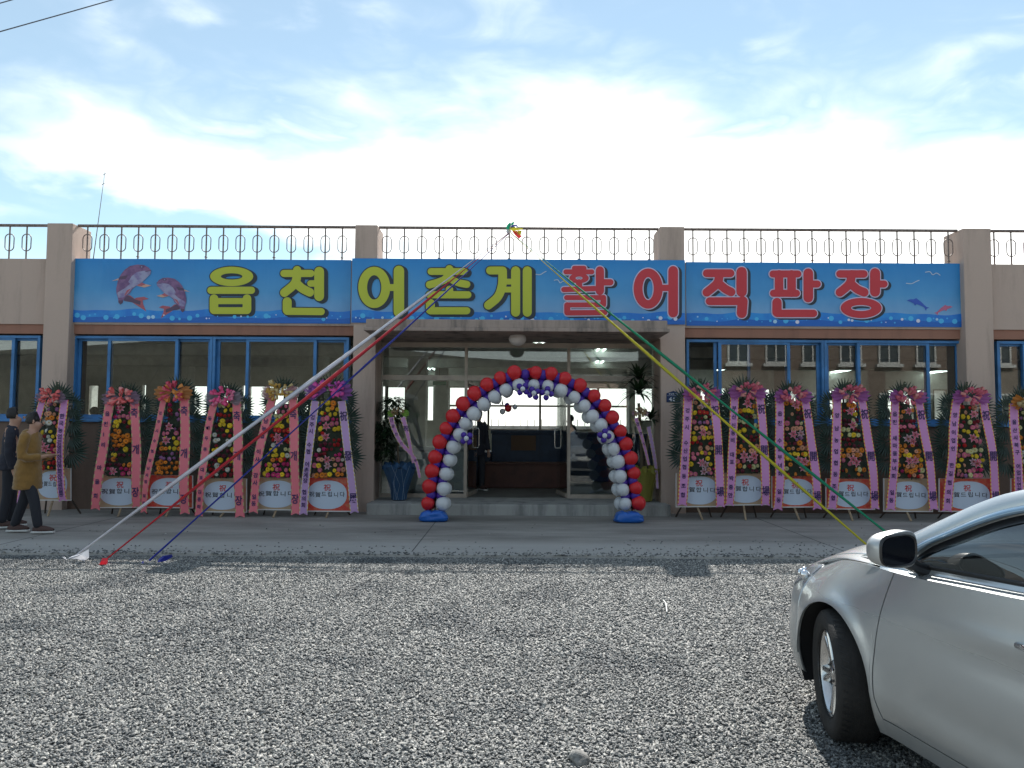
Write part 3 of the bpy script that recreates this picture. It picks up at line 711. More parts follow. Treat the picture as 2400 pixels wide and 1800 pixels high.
# printed fish, dolphins and gulls
m_f = [M('printed_fish_pink', (.24, .12, .25), .45, col2=(.15, .07, .19), vs=9, thr=(.4, .6)), M('printed_fish_belly', (.34, .34, .50), .45, col2=(.22, .17, .36), vs=7), M('printed_fish_dark', (.10, .055, .11), .45), M('printed_fish_fin', (.42, .10, .13), .45), M('printed_fish_orange', (.62, .36, .28), .45)]
def fish(e, Y, mirror=False, cx=335, cy=672, k=1.0):
    """outline measured on the enlargement at (240,600) x 9.217"""
    f = Flat(Y, e)
    def c(x, y):
        u, v = 240 + x / 9.217, 600 + y / 9.217
        if mirror: u = 406.6 - (u - 308) * .85; v = 650.5 + (v - 620) * .87
        return u, v
    def pg(pts, mi, base): l = f.lay(base); P = [f.pt(*c(*p), l) for p in pts]; f.mb.poly(P if not mirror else P[::-1], mi)
    pg([(600,850),(700,930),(720,905),(900,880),(1000,925),(870,960),(880,1040),(950,1200),(800,1100),(640,1000),(470,970),(470,850)], 3, .002)
    pg([(470,850),(560,855),(700,935),(830,975),(820,1060),(640,1000),(560,985),(465,965)], 2, .0023)
    pg([(350,560),(350,480),(200,545),(330,520)], 4, .002); pg([(350,510),(370,450),(560,410),(500,500)], 2, .0032)
    pg([(740,640),(830,580),(1060,640),(900,680)], 4, .002); pg([(740,640),(850,570),(930,610),(850,650)], 3, .0022)
    pg([(345,950),(330,880),(305,800),(300,700),(330,560),(400,400),(480,300),(600,215),(760,185),(900,195),(1000,250),(1055,320),(1040,390),(960,470),(860,570),(740,640),(640,720),(600,800),(520,870),(450,950),(440,1010),(390,1050),(345,1000)], 0, .0026)
    pg([(1050,330),(1035,395),(950,480),(850,575),(730,645),(640,700),(560,800),(470,880),(430,900),(350,900),(320,800),(480,690),(560,560),(640,430),(740,350),(900,320)], 1, .0029)
    pg([(310,775),(400,745),(500,690),(600,600),(520,510),(420,570),(335,600),(305,700)], 0, .0031)
    pg([(350,960),(440,960),(435,1015),(390,1048),(348,1005)], 2, .0031); pg([(500,850),(600,730),(620,700),(530,740),(470,860)], 3, .0031)
    u, v = c(850, 235); f.disc(u, v, 5, 2.8, 2, .0034); f.disc(u, v, 2, 1.8, 1, .0036)
    l = f.lay(.0034); P = [f.pt(*c(*p), l) for p in ((920,335),(1050,312),(1058,325),(930,345))]; f.mb.poly(P if not mirror else P[::-1], 2)
    f.mb.build('printed_fish', m_f, e)
m_gull = M('printed_gull', (.50, .60, .72), .45); m_dolb = M('printed_dolphin_blue', (.03, .10, .50), .45); m_dolp = M('printed_dolphin_pink', (.52, .13, .24), .45)
def gull(e, Y, u, v, w, flip=1):
    f = Flat(Y, e); P = spl([(u - w, v - 3 * flip), (u - w * .4, v - 4 * flip), (u, v + 3), (u + w * .5, v - 1), (u + w, v + 4 * flip)], 4)
    f.stroke(P, 1.9, 0, .002); f.mb.build('printed_gull', m_gull, e)
def dolphin(e, Y, u, v, k, mat):
    f = Flat(Y, e); l = .0022
    pts = [(-27,-6),(-20,-9),(-10,-9),(-4,-12),(0,-9),(8,-3),(16,5),(22,10),(29,12),(22,14),(20,20),(16,11),(6,6),(-3,3),(-7,7),(-10,1),(-19,-3)]
    f.mb.poly([f.pt(u + x * k, v + y * abs(k), l) for x, y in (pts if k > 0 else pts[::-1])], 0); f.mb.build('printed_dolphin', mat, e)
def ex_left(e, Y): fish(e, Y); fish(e, Y, True)
def ex_mid(e, Y): gull(e, Y, 1268, 640, 12, -1); gull(e, Y, 1313, 660, 14)
def ex_right(e, Y): gull(e, Y, 2186, 641, 17); gull(e, Y, 2139, 661, 15, -1); dolphin(e, Y, 2151, 710, .95, m_dolb); dolphin(e, Y, 2212, 724, -.78, m_dolp)
banner(171, 822, YBS, 'left blue banner printed with two leaping red fish and two lime syllables', [('eup', 0), ('cheon', 0)], ex_left)
banner(824, 1606, YBC, 'middle blue banner above the entrance with three lime and two red syllables', [('eo', 0), ('chon', 0), ('gye', 0), ('hwal', 1), ('eo2', 1)], ex_mid)
banner(1608, 2259, YBS, 'right blue banner with three red syllables, gulls and two small dolphins', [('jik', 1), ('pan', 1), ('jang', 1)], ex_right)

# ================================================================== BALLOON ARCH
m_bred = M('red_latex', (.62, .022, .028), .38, spec=.4, trans=.12); m_bwh = M('white_latex', (.70, .73, .76), .4, spec=.4, trans=.2); m_bpu = M('violet_latex', (.060, .022, .30), .38, spec=.4, trans=.08)
YA = 12.35
def balloon_mesh(name, r, mat):
    mb = MB()
    def bf(a, b):
        ph = -math.pi/2 + math.pi * b; t = 2*math.pi*a; rr = math.cos(ph); z = math.sin(ph)
        if z < 0: z *= 1.10; rr *= 1 - .10 * z * z
        return Vector((r * rr * math.cos(t), r * rr * math.sin(t), r * z))
    mb.grid(bf, 22, 14); mb.lathe([(.004, -1.09*r), (.012, -1.16*r), (.0, -1.16*r)], 8)
    return mb.mesh(name, mat)
bm_r = balloon_mesh('red_balloon', .113, m_bred); bm_w = balloon_mesh('white_balloon', .104, m_bwh); bm_p = balloon_mesh('violet_balloon', .083, m_bpu)
bm_pp = balloon_mesh('petal_balloon', .047, m_bpu); bm_pc = balloon_mesh('flower_centre', .039, m_bwh)
a0 = gnd(1247, 1216)
arch = empty('balloon_arch', (at(1247, 1200, YA).x, YA, .03), 'red, white and violet balloon arch in front of the entrance', 'balloon arch')
AC = lambda x, y, Y: at(840 + x / 2.765, 700 + y / 2.765, Y) - arch.location
RED = [(450,1325),(460,1215),(478,1115),(498,1025),(527,928),(568,840),(613,760),(678,680),(752,612),(834,556),(920,512),(1010,479),(1150,478),(1250,485),(1338,516),(1436,560),(1528,628),(1597,692),(1645,768),(1697,857),(1733,941),(1764,1033),(1786,1130),(1797,1225),(1815,1323)]
WHT = [(546,1328),(550,1230),(565,1135),(586,1045),(611,960),(655,880),(690,807),(745,743),(810,682),(880,635),(955,592),(1040,560),(1137,560),(1228,565),(1313,593),(1400,637),(1465,693),(1517,760),(1572,817),(1620,893),(1652,973),(1683,1055),(1697,1150),(1713,1237),(1730,1328)]
rb = random.Random(3)
def brot(): return (rb.uniform(-.5, .5), rb.uniform(-.5, .5), rb.uniform(0, 6))
def radial(p): return (math.atan2(p[0] - 1130, -(p[1] - 1150)))
for i, (r_, w_) in enumerate(zip(RED, WHT)):
    s_ = rb.uniform(.91, 1.08)
    pr, pw = AC(*r_, YA), AC(*w_, YA)
    link('balloon', bm_r, arch, pr, brot(), (s_,) * 3)
    link('balloon', bm_w, arch, pw, brot(), (rb.uniform(.92, 1.10),) * 3)
    bo = Vector((-.055 if i > 11 else .02, .20, -.01))
    link('balloon', bm_r, arch, pr + bo * (1.3 if 11 <= i <= 13 else .8), brot(), (.97,) * 3); link('balloon', bm_w, arch, pw + bo * 1.05, brot(), (.97,) * 3)
    if i < len(RED) - 1:
        a, b = AC(*RED[i+1], YA), AC(*WHT[i+1], YA)
        mid = (pr + pw + a + b) / 4; ax = ((pr + a) / 2 - (pw + b) / 2).normalized()
        for k, (q, yy) in enumerate(((.10, .0), (-.10, .02), (.075, .16), (-.075, .17))):
            link('balloon', bm_p, arch, mid + ax * q * .75 + Vector((0, yy + .02, 0)), brot(), (.95,) * 3)
for x, y, n in ((1065, 585, 4), (1137, 612, 4), (1222, 612, 4), (700, 905, 4), (1595, 887, 4)):
    c = AC(x, y, YA - .20); r0 = rb.uniform(0, 1.5)
    for k in range(n):
        a = r0 + 2 * math.pi * k / n; link('balloon', bm_pp, arch, c + Vector((math.cos(a) * .068, .02, math.sin(a) * .068)), brot())
    link('balloon', bm_pc, arch, c + Vector((0, -.035, 0)), brot())
m_bag = M('blue_water_bag', (.012, .11, .45), .35, bump=.4, bs=14)
for x, lab in ((488, 'l'), (1750, 'r')):
    c = at(840 + x / 2.765, 1210, YA - .05); c.z = .03
    bm = bmesh.new(); bmesh.ops.create_cube(bm, size=1); bmesh.ops.subdivide_edges(bm, edges=bm.edges, cuts=6, use_grid_fill=True)
    for v in bm.verts:
        p = v.co * 2; q = (abs(p.x)**4 + abs(p.y)**4 + abs(p.z)**4) ** .25; p = p / max(q, .01) * 1.0
        n_ = noise.noise(p * 1.7 + Vector((x, 0, 0))) * .09
        zz = (p.z * .5 + .5); h = .19 * (1 - .35 * abs(p.x) ** 3 - .18 * (1 - abs(p.x)) ** 3)
        v.co = Vector((p.x * (.24 - .03 * zz + n_ * .3), p.y * (.17 + n_ * .3), max(0, zz) * h + .01 * math.sin(p.x * 14) * zz))
    bmesh.ops.recalc_face_normals(bm, faces=bm.faces)
    me = bpy.data.meshes.new('base'); bm.to_mesh(me); bm.free(); me.materials.append(m_bag)
    for p in me.polygons: p.use_smooth = True
    link('base', me, arch, c - arch.location)
mb = MB(); P = [AC((r_[0]+w_[0])/2, (r_[1]+w_[1])/2, YA + .08) for r_, w_ in zip(RED, WHT)]; P = [P[0] + Vector((0, 0, -.2))] + P + [P[-1] + Vector((0, 0, -.2))]
mb.tube(P, .012, 6); mb.build('arch_pole', m_dark, arch)
# little hanging cluster behind the arch
c = at(1191, 957, 14.9); e = empty('balloon_cluster', c, 'small dark red and white balloon cluster hanging inside the doorway', 'balloons')
for dx, dz, m_, s_ in ((.0, .0, bm_r, .62), (-.11, -.06, bm_w, .55), (.13, .03, bm_w, .5), (-.02, .06, bm_p, .6)): link('balloon', m_, e, (dx, rb.uniform(-.05, .05), dz), None, (s_,) * 3)
mb = MB(); mb.tube([(0, .03, .05), (-.03, .03, .3), (-.02, .03, zt0 - c.z)], .004, 5); mb.build('string', m_dark, e)
mb = MB()
for k in range(4): mb.poly([(-.12, 0, .02 + k*.02), (-.2 + k*.03, 0, .2 + .01*k), (-.15 + k*.02, .02, .06)])
mb.build('leaf', M('dark_leaf', (.02, .045, .015), .5), e)

# ================================================================== CEREMONY RIBBONS
apex = at(1192, 545, YR - .03)
def ribbon(u1, v1, col, lab, w0, w1, zend=.05, uap=0.0, split=.0):
    end = gnd(u1, v1, zend); n = 48; mb = MB(); A = apex + Vector((uap, 0, -.01)); rr = random.Random(int(u1))
    ph = rr.uniform(0, 3)
    pts = []
    for k in range(n + 1):
        t = k / n; p = A.lerp(end, t); p.z -= .02 * math.sin(math.pi * t)
        w = w0 + (w1 - w0) * min(1, max(0, (t - .10) / .32)); w *= 1 - .35 * max(0, (t - .86) / .14)
        tw = .75 * math.sin(t * 7 + ph) + .25; w *= 1 + .16 * math.sin(t * 23 + ph) * min(1, t * 3)
        side = Vector((0, 0, 1)) * math.cos(tw) + Vector((.3, -1, 0)).normalized() * math.sin(tw) * .6
        d = (end - A).normalized(); side = (side - d * side.dot(d)).normalized()
        pts.append((p, side, w, d))
    vs = []
    for p, s_, w, d in pts:
        nrm = s_.cross(d).normalized() * .006
        vs += [p + s_ * w / 2, p + nrm, p - s_ * w / 2, p - nrm]
    vs = [v - end for v in vs]
    mb.add(vs, [(4*k+i, 4*k+(i+1)%4, 4*k+4+(i+1)%4, 4*k+4+i) for k in range(n) for i in range(4)], 0, True)
    e = empty('ceremony_ribbon', end, lab, 'ribbon', 'coloured ribbons stretched from the railing to the ground')
    mat = M('ribbon_cloth_' + lab.split()[0], col, .6, sheen=.2, trans=.25)
    mb.build('ribbon_strip', mat, e)
    return e, mat, end
R1, mw, e1 = ribbon(172, 1306, (.74, .75, .80), 'white cloth ribbon stretched from the railing to the gravel at the far left', .020, .060)
R2, mr, e2 = ribbon(250, 1310, (.62, .02, .035), 'red cloth ribbon stretched down to the left, between the white and the blue one', .016, .052, uap=.01)
R3, mbz, e3 = ribbon(350, 1314, (.012, .025, .32), 'blue cloth ribbon, the innermost of the three running down to the left', .014, .036, uap=.02)
R4, my, e4 = ribbon(2066, 1307, (.60, .54, .02), 'yellow cloth ribbon running down to the right behind the car mirror', .012, .046, uap=.04)
R5, mg, e5 = ribbon(2146, 1302, (.0, .30, .15), 'green cloth ribbon, the outer of the two running down to the right', .012, .046, uap=.045)
def scrap(e, mat, pts, off=Vector((0, 0, 0))):
    mb = MB(); c = sum((Vector(p) for p in pts), Vector()) / len(pts) + Vector((0, -.01, .02))
    n = len(pts); mb.add([Vector(p) + off for p in pts] + [c + off], [(i, (i+1) % n, n) for i in range(n)], 0, False); mb.build('ribbon_tail', mat, e)
def tail(e, mat, uvs, Yc):
    P = [at(u, v, Yc - .02 * (i % 3)) - e.location for i, (u, v) in enumerate(uvs)]; scrap(e, mat, P)
tail(R1, mw, [(186,1299),(208,1287),(209,1307),(197,1315),(180,1310),(158,1309),(170,1303)], e1.y - .05)
tail(R1, mw, [(146,1305),(153,1306),(157,1313),(150,1309)], e1.y)
tail(R2, mr, [(240,1308),(253,1308),(252,1320),(240,1331),(229,1331),(235,1318)], e2.y - .1)
tail(R3, mbz, [(372,1310),(382,1303),(403,1299),(405,1305),(388,1315),(369,1318)], e3.y - .1)
tail(R3, mbz, [(331,1319),(337,1316),(336,1321)], e3.y - .1)
# the knot of ribbon ends on the rail
kn = empty('ribbon_knot', apex, 'knot of green, blue, yellow and red ribbon ends tied on the roof rail', 'ribbon knot')
def kp(x, y, dy=0): return at(1120 + x / 11.06, 500 + y / 11.06, YR - .06 + dy) - apex
for mat, pts in ((mg, [(720,390),(760,300),(840,225),(850,310),(810,420)]), (mg, [(840,290),(870,250),(945,205),(930,290),(850,310)]), (mw, [(790,330),(850,240),(870,300),(820,400)]), (mbz, [(820,340),(900,295),(1010,300),(1060,350),(960,340),(840,360)]),
                 (my, [(815,350),(930,335),(1010,370),(1170,390),(1150,425),(1020,440),(900,460),(830,420)]), (my, [(1020,440),(1140,450),(1110,570),(1050,510)]),
                 (mr, [(890,460),(1010,450),(1140,600),(1060,660),(960,560)]), (M('ribbon_orange', (.7, .2, .03), .6), [(900,450),(1010,455),(1100,590),(1040,570)])):
    scrap(kn, mat, [kp(x, y, -.012 * i) for i, (x, y) in enumerate(pts)], Vector((0, -.01 * random.random(), 0)))
mb = MB(); mb.ball((0, -.0, .02), .045, 10, 8); mb.build('knot', mw, kn)

# ================================================================== FLOWER WREATHS
m_frond = M('dark_palm_frond', (.032, .062, .045), .35, var=.3, trans=.15); m_fol = M('dark_foliage', (.018, .032, .012), .6, var=.4)
m_wood = M('pale_wood', (.34, .25, .16), .7, var=.3, vs=12); m_wdark = M('dark_wood', (.06, .045, .035), .7)
m_card = M('white_card', (.68, .67, .66), .6); m_boardw = M('board_pale_blue', (.52, .60, .72), .5); m_boardr = M('board_red', (.60, .045, .03), .5, col2=(.55, .16, .08), vs=9); m_boardb = M('board_beige', (.42, .30, .19), .5, col2=(.50, .18, .10), vs=6, thr=(.5, .7))
m_txr = M('red_ink', (.55, .03, .03), .5); m_txb = M('black_ink', (.012, .012, .02), .5); m_txv = M('indigo_ink', (.035, .015, .10), .5)
m_coral = M('coral_ribbon', (.84, .20, .25), .5, trans=.1); m_lilac = M('lilac_ribbon', (.64, .28, .58), .5, trans=.1); m_lilac2 = M('pale_lilac_ribbon', (.52, .32, .60), .5, trans=.1)
def trim_mat(nm, c1, c2, sc):
    m = bpy.data.materials.new(nm); m.use_nodes = True; t = m.node_tree; b = t.nodes['Principled BSDF']
    g = NN(t, 'ShaderNodeNewGeometry'); sp = NN(t, 'ShaderNodeSeparateXYZ'); t.links.new(g.outputs['Position'], sp.inputs[0])
    k = mth(t, 'GREATER_THAN', mth(t, 'FRACT', mth(t, 'MULTIPLY', sp.outputs[2], sc)), .5)
    x = NN(t, 'ShaderNodeMix', data_type='RGBA'); x.inputs['A'].default_value = (*c1, 1); x.inputs['B'].default_value = (*c2, 1); t.links.new(k, x.inputs['Factor'])
    t.links.new(x.outputs['Result'], b.inputs['Base Color']); b.inputs['Roughness'].default_value = .5; return m
m_trimg = trim_mat('green_pink_trim', (.45, .42, .18), (.55, .12, .16), 9); m_trimy = trim_mat('yellow_red_trim', (.70, .52, .06), (.62, .08, .06), 16); m_trimw = trim_mat('gold_white_trim', (.60, .45, .12), (.62, .56, .5), 14)
def fan_mesh(n, r, spread, seed):
    rr = random.Random(seed); mb = MB()
    for k in range(n):
        a = (k / (n - 1) - .5) * spread + rr.uniform(-.02, .02); L = r * rr.uniform(.9, 1.06) * (1 - .12 * abs(k / (n - 1) - .5))
        d = Vector((math.sin(a), 0, math.cos(a))); s_ = Vector((math.cos(a), 0, -math.sin(a))) * (r * .060); b = d * r * .10
        y = rr.uniform(-.012, .012); tip = d * L + Vector((0, y - .03, 0)); m_ = d * L * .6 + Vector((0, -.02, 0))
        mb.add([b, m_ - s_ + Vector((0, .004, 0)), tip, m_ + s_ + Vector((0, .004, 0)), m_ + Vector((0, -.006, 0))], [(0, 4, 1), (1, 4, 2), (0, 3, 4), (4, 3, 2)])
    mb.tube([(0, 0, -.02), (0, -.004, r * .16)], .012, 6)
    return mb.mesh('palm_frond', m_frond)
FANS = [fan_mesh(19, .32, R(205), 1), fan_mesh(17, .33, R(190), 2), fan_mesh(17, .31, R(180), 5)]
m_sprig = M('dark_sprig', (.03, .045, .02), .55)
def sprig_mesh(seed):
    rr = random.Random(seed); mb = MB()
    for s_ in range(4):
        a = rr.uniform(-.5, .5); L = rr.uniform(.13, .23); d = Vector((math.sin(a), 0, math.cos(a)))
        mb.tube([(rr.uniform(-.04, .04), 0, 0), d * L], .004, 4)
        for k in range(9):
            p = d * L * (.3 + .08 * k); ang = rr.uniform(0, 6.3); q = Vector((math.cos(ang), rr.uniform(-.3, .3), math.sin(ang))) * .034; z = Vector((-q.z, 0, q.x)) * .42
            mb.poly([p, p + q * .55 + z, p + q, p + q * .55 - z])
    return mb.mesh('leafy_sprig', m_sprig)
SPR = [sprig_mesh(4), sprig_mesh(9)]
# flowers (meshes shared, one material each)
def daisy(r, col, ccol, nm):
    mb = MB(); n = 14
    for lay, (rl, zz) in enumerate(((r, 0), (r * .72, -.008))):
        for k in range(n):
            a = 2*math.pi*(k + .5*lay)/n; d = Vector((math.cos(a), 0, math.sin(a))); s_ = Vector((-math.sin(a), 0, math.cos(a))) * rl * .19
            mb.add([d * rl * .15 + Vector((0, zz - .006, 0)), d * rl * .7 - s_ + Vector((0, zz - .014, 0)), d * rl + Vector((0, zz + .0, 0)), d * rl * .7 + s_ + Vector((0, zz - .014, 0))], [(0, 3, 2, 1)])
    mb.ball((0, -.012, 0), r * .27, 8, 5, 1, (1, .5, 1))
    return mb.mesh(nm, [col, ccol])
def lily(r, c1, c2, nm):
    mb = MB()
    for k in range(6):
        a = 2*math.pi*k/6 + .3; d = Vector((math.cos(a), 0, math.sin(a))); s_ = Vector((-math.sin(a), 0, math.cos(a)))
        rl = r * (1 if k % 2 else .9)
        for q, (w, mi, y) in enumerate(((.24, 1, 0), (.11, 0, -.004))):
            mb.add([Vector((0, y - .004, 0)), d*rl*.5 - s_*rl*w + Vector((0, -.028 + y, 0)), d*rl*(1 - .15*q) + Vector((0, -.015 + y, 0)), d*rl*.5 + s_*rl*w + Vector((0, -.028 + y, 0)), d*rl*.5 + Vector((0, -.018 + y, 0))], [(0, 4, 1), (0, 3, 4), (1, 4, 2), (4, 3, 2)], mi)
    for k in range(5):
        a = k * 1.25; mb.tube([(0, -.01, 0), (math.cos(a)*r*.22, -.05, math.sin(a)*r*.22)], .003, 4, 2)
    return mb.mesh(nm, [c1, c2, M('stamen', (.25, .1, .02), .6)])
def pompon(r, col, nm, seed=1):
    rr = random.Random(seed); mb = MB()
    for k in range(46):
        ph = math.acos(1 - rr.random()); th = rr.uniform(0, 6.28); d = Vector((math.sin(ph)*math.cos(th), -math.cos(ph)*.8, math.sin(ph)*math.sin(th)))
        t = d.orthogonal().normalized(); t = (t * math.cos(th) + d.cross(t) * math.sin(th)) * r * .36; b = d.cross(t).normalized() * r * .3
        p = d * r * .78; mb.add([p - t*.6, p + b*.5 + d*r*.1, p + t*.6, p - b*.5 + d*r*.14], [(0, 1, 2, 3)])
    mb.ball((0, 0, 0), r * .7, 8, 6, 0, (1, .8, 1)); return mb.mesh(nm, col)
C = dict(orange=(.75, .24, .02), yellow=(.78, .55, .02), red=(.50, .012, .015), dred=(.22, .008, .02), pink=(.66, .16, .26), hot=(.60, .03, .18), peach=(.70, .33, .20), white=(.62, .62, .56), lil=(.36, .16, .34), wine=(.14, .015, .035), cream=(.60, .58, .30))
FM = {k: M('petal_' + k, v, .6, rnd=.22, trans=.15) for k, v in C.items()}
ctr_y = M('flower_centre_yellow', (.45, .30, .03), .7); ctr_d = M('flower_centre_dark', (.08, .04, .02), .7)
FL = {}
for k in C:
    FL['d_' + k] = daisy(.040, FM[k], ctr_d if k in ('peach', 'orange') else ctr_y, 'daisy'); FL['p_' + k] = pompon(.034, FM[k], 'carnation')
FL['lily'] = lily(.078, M('lily_pink', (.72, .08, .20), .5), M('lily_edge', (.78, .52, .58), .5, trans=.2), 'lily')
FL['lilyw'] = lily(.072, M('lily_pale_pink', (.62, .25, .36), .5), M('lily_white', (.72, .66, .68), .5, trans=.2), 'lily')
def bow_mesh(w, h, cols, seed, loops=13):
    """a bow of many ribbon loops with tulle flaring to both sides"""
    rr = random.Random(seed); mb = MB()
    for k in range(loops * 2):
        x = rr.uniform(-.55, .55) * w * .5; z = rr.uniform(-.5, .5) * h * .6; a = math.atan2(z, x) + rr.uniform(-.8, .8) if k > 4 else rr.uniform(0, 6.3)
        L = rr.uniform(.35, .6) * h; W = L * rr.uniform(.28, .42); d = Vector((math.cos(a), -.3, math.sin(a))); s_ = Vector((-math.sin(a), 0, math.cos(a))) * W
        p = Vector((x, rr.uniform(-.04, .0), z)); mi = rr.choice((0, 0, 0, 1)); n = 6; vs = []
        for i in range(n + 1):
            t = i / n; q = p + d * L * math.sin(math.pi * t) * .75 + Vector((0, -.06 * math.sin(math.pi * 2 * t) * .7 - .02, 0)) + Vector((0, 0, .012 * (t - .5)))
            ww = .35 + .65 * math.sin(math.pi * t); vs += [q - s_ * ww * .5, q + s_ * ww * .5]
        mb.add(vs, [(2*i, 2*i+1, 2*i+3, 2*i+2) for i in range(n)], mi, True)
    for sgn in (-1, 1):     # tulle wings
        for q in range(2):
            n = 10; vs = [Vector((sgn * .02, -.005 - .01*q, -.01))]
            for i in range(n + 1):
                a = R(-48 + 92 * i / n) ; rad = w * .62 * (1 + .10 * math.sin(i * 2.6 + q + seed)) * (1 - .1 * q)
                vs.append(Vector((sgn * rad * math.cos(a), -.02 + .03 * math.sin(i * 2.3 + q), rad * .55 * math.sin(a) - .02)))
            mb.add(vs, [(0, i + 1, i + 2) for i in range(n)], 2, True)
    return mb.mesh('bow', cols)
def tulle(nm, col, al): return M(nm, col, .6, alpha=al, trans=.3)
BOWS = dict(coral=[M('bow_coral', (.80, .16, .16), .4, trans=.15), M('bow_coral_light', (.80, .32, .30), .4, trans=.15), tulle('tulle_mauve', (.42, .30, .42), .6)],
            orange=[M('bow_rose', (.66, .08, .14), .4, trans=.15), M('bow_orange', (.75, .28, .06), .4, trans=.15), tulle('tulle_orange', (.72, .33, .12), .75)],
            hot=[M('bow_hot_pink', (.80, .09, .26), .4, trans=.15), M('bow_pink', (.78, .22, .36), .4, trans=.15), tulle('tulle_grey', (.42, .38, .44), .6)],
            gold=[M('bow_gold', (.55, .32, .06), .4, trans=.15), M('bow_cream', (.62, .48, .22), .4, trans=.15), tulle('tulle_pink', (.62, .35, .38), .7)],
            mag=[M('bow_magenta', (.75, .08, .38), .4, trans=.15), M('bow_violet', (.42, .08, .42), .4, trans=.15), tulle('tulle_violet', (.36, .12, .45), .8)],
            rose=[M('bow_old_rose', (.60, .12, .18), .5, trans=.15), M('bow_salmon', (.66, .26, .24), .5, trans=.15), tulle('tulle_purple', (.46, .14, .44), .85)],
            sand=[M('bow_sand', (.48, .38, .20), .5, trans=.15), M('bow_green_sand', (.36, .36, .18), .5, trans=.15), tulle('tulle_amber', (.66, .26, .05), .85)])
BM = {}
YWR = 12.75
def wreath(i, lab, org, L, Rr, pan, board, bow, bowkind, ribcol, trim, txtL, txtR, msg, pal, lilies, tw=(70, 72), body=None, fans=True, bow_w=1.0, seed=0, back=.0):
    rr = random.Random(100 + seed); s = 3.318
    P = lambda x, y, dy=0.0: at(org[0] + x / s, org[1] + y / s, YWR + dy)
    zc = P((pan[0] + pan[2]) / 2, pan[3]); e = empty('flower_wreath', (zc.x, YWR, .03), lab, 'flower wreath', 'congratulation wreaths along the wall')
    O = e.location
    Q = lambda x, y, dy=0.0: P(x, y, dy) - O
    # board
    x0, y0, x1, y1 = pan; mb = MB(); tilt = rr.uniform(-6, 6)
    a, b, c, d = Q(x0, y0), Q(x1, y0 + tilt), Q(x1, y1 + tilt), Q(x0, y1)
    mb.prism([a, b, c, d], (0, .018, 0)); mb.build('sign_board', m_card, e)
    sb = e.children[-1] if e.children else None
    sb = [o for o in COL.objects if o.parent == e][-1] if False else None
    def inset(t, y): cc = (a + b + c + d) / 4; return [cc + (p - cc) * t + Vector((0, y, 0)) for p in (a, b, c, d)]
    board_o = MB(); board_o.poly([cc_ + Vector((0, 0, .008)) for cc_ in inset(.965, -.0015)]); face = board_o.build('printed_face', board, e)
    cc = (a + b + c + d) / 4; ru, rv = (b - a).length * .40, (a - d).length * .42; mb = MB()
    mb.poly([cc + Vector((ru * math.copysign(abs(math.cos(t)) ** .85, math.cos(t)), -.004, rv * math.copysign(abs(math.sin(t)) ** .85, math.sin(t)) - .002)) for t in [2*math.pi*k/36 for k in range(36)]][::-1])
    mb.build('printed_oval', m_boardw, face)
    mb = MB(); put_glyph(mb, '祝', cc + Vector((0, -.007, rv * .50)), .125, .115, 0, .014); ms = msg; n = len(ms.replace(' ', ''))
    gap = ru * 1.86 / n; k = 0
    for j, ch in enumerate(ms):
        put_glyph(mb, ch, cc + Vector((-gap * (n - 1) / 2 + gap * k, -.007, rv * .02 + rr.uniform(-.006, .006))), gap * .92, .088, 1, .008); k += 1
    mb.build('lettering', [m_txr, m_txb], face)
    # legs
    mb = MB(); base = Q((x0 + x1) / 2 + rr.uniform(-10, 10), y1); mb2 = MB()
    foot = Vector((base.x + rr.uniform(-.02, .05), -.10, 0)); mb.tube([base + Vector((0, .035, .10)), base + Vector((0, .022, -.01)), foot], .017, 6, smooth=False); mb.build('leg', m_wood, e)
    for sg in (-1, 1):
        mb = MB(); mb.tube([Vector((base.x + sg * .10, .04, base.z + .3)), Vector((base.x + sg * .30, .32, 0))], .014, 6, smooth=False); mb.build('leg', m_wdark, e)
    mb = MB(); mb.tube([Vector((base.x, .05, base.z)), Vector((Q(*bow).x, .09, Q(*bow).z))], .018, 6); mb.build('back_post', m_wdark, e)
    # body of foliage
    (tx0, ty, tx1), (bx0, by, bx1) = body
    def BP(a_, b_): # a across 0..1, b down 0..1
        x = (tx0 + (bx0 - tx0) * b_) * (1 - a_) + (tx1 + (bx1 - tx1) * b_) * a_; return Q(x, ty + (by - ty) * b_)
    mb = MB(); mb.grid(lambda a_, b_: BP(a_, b_) + Vector((0, -.01 - .05 * math.sin(math.pi * a_), 0)), 6, 14)
    for k in range(520):
        a_, b_ = rr.uniform(-.03, 1.03), rr.random(); p = BP(a_, b_) + Vector((0, -.03 - .05 * math.sin(math.pi * max(0, min(1, a_))) - rr.random() * .03, 0)); t = rr.uniform(0, 6.3); L_ = rr.uniform(.02, .045)
        d = Vector((math.cos(t), rr.uniform(-.5, .1), math.sin(t))) * L_; q = Vector((-math.sin(t), 0, math.cos(t))) * L_ * .22; mb.poly([p, p + d * .5 - q, p + d, p + d * .5 + q])
    mb.build('foliage', m_fol, e)['kind'] = 'stuff'
    # flowers in rows
    rows = 15; idx = 0
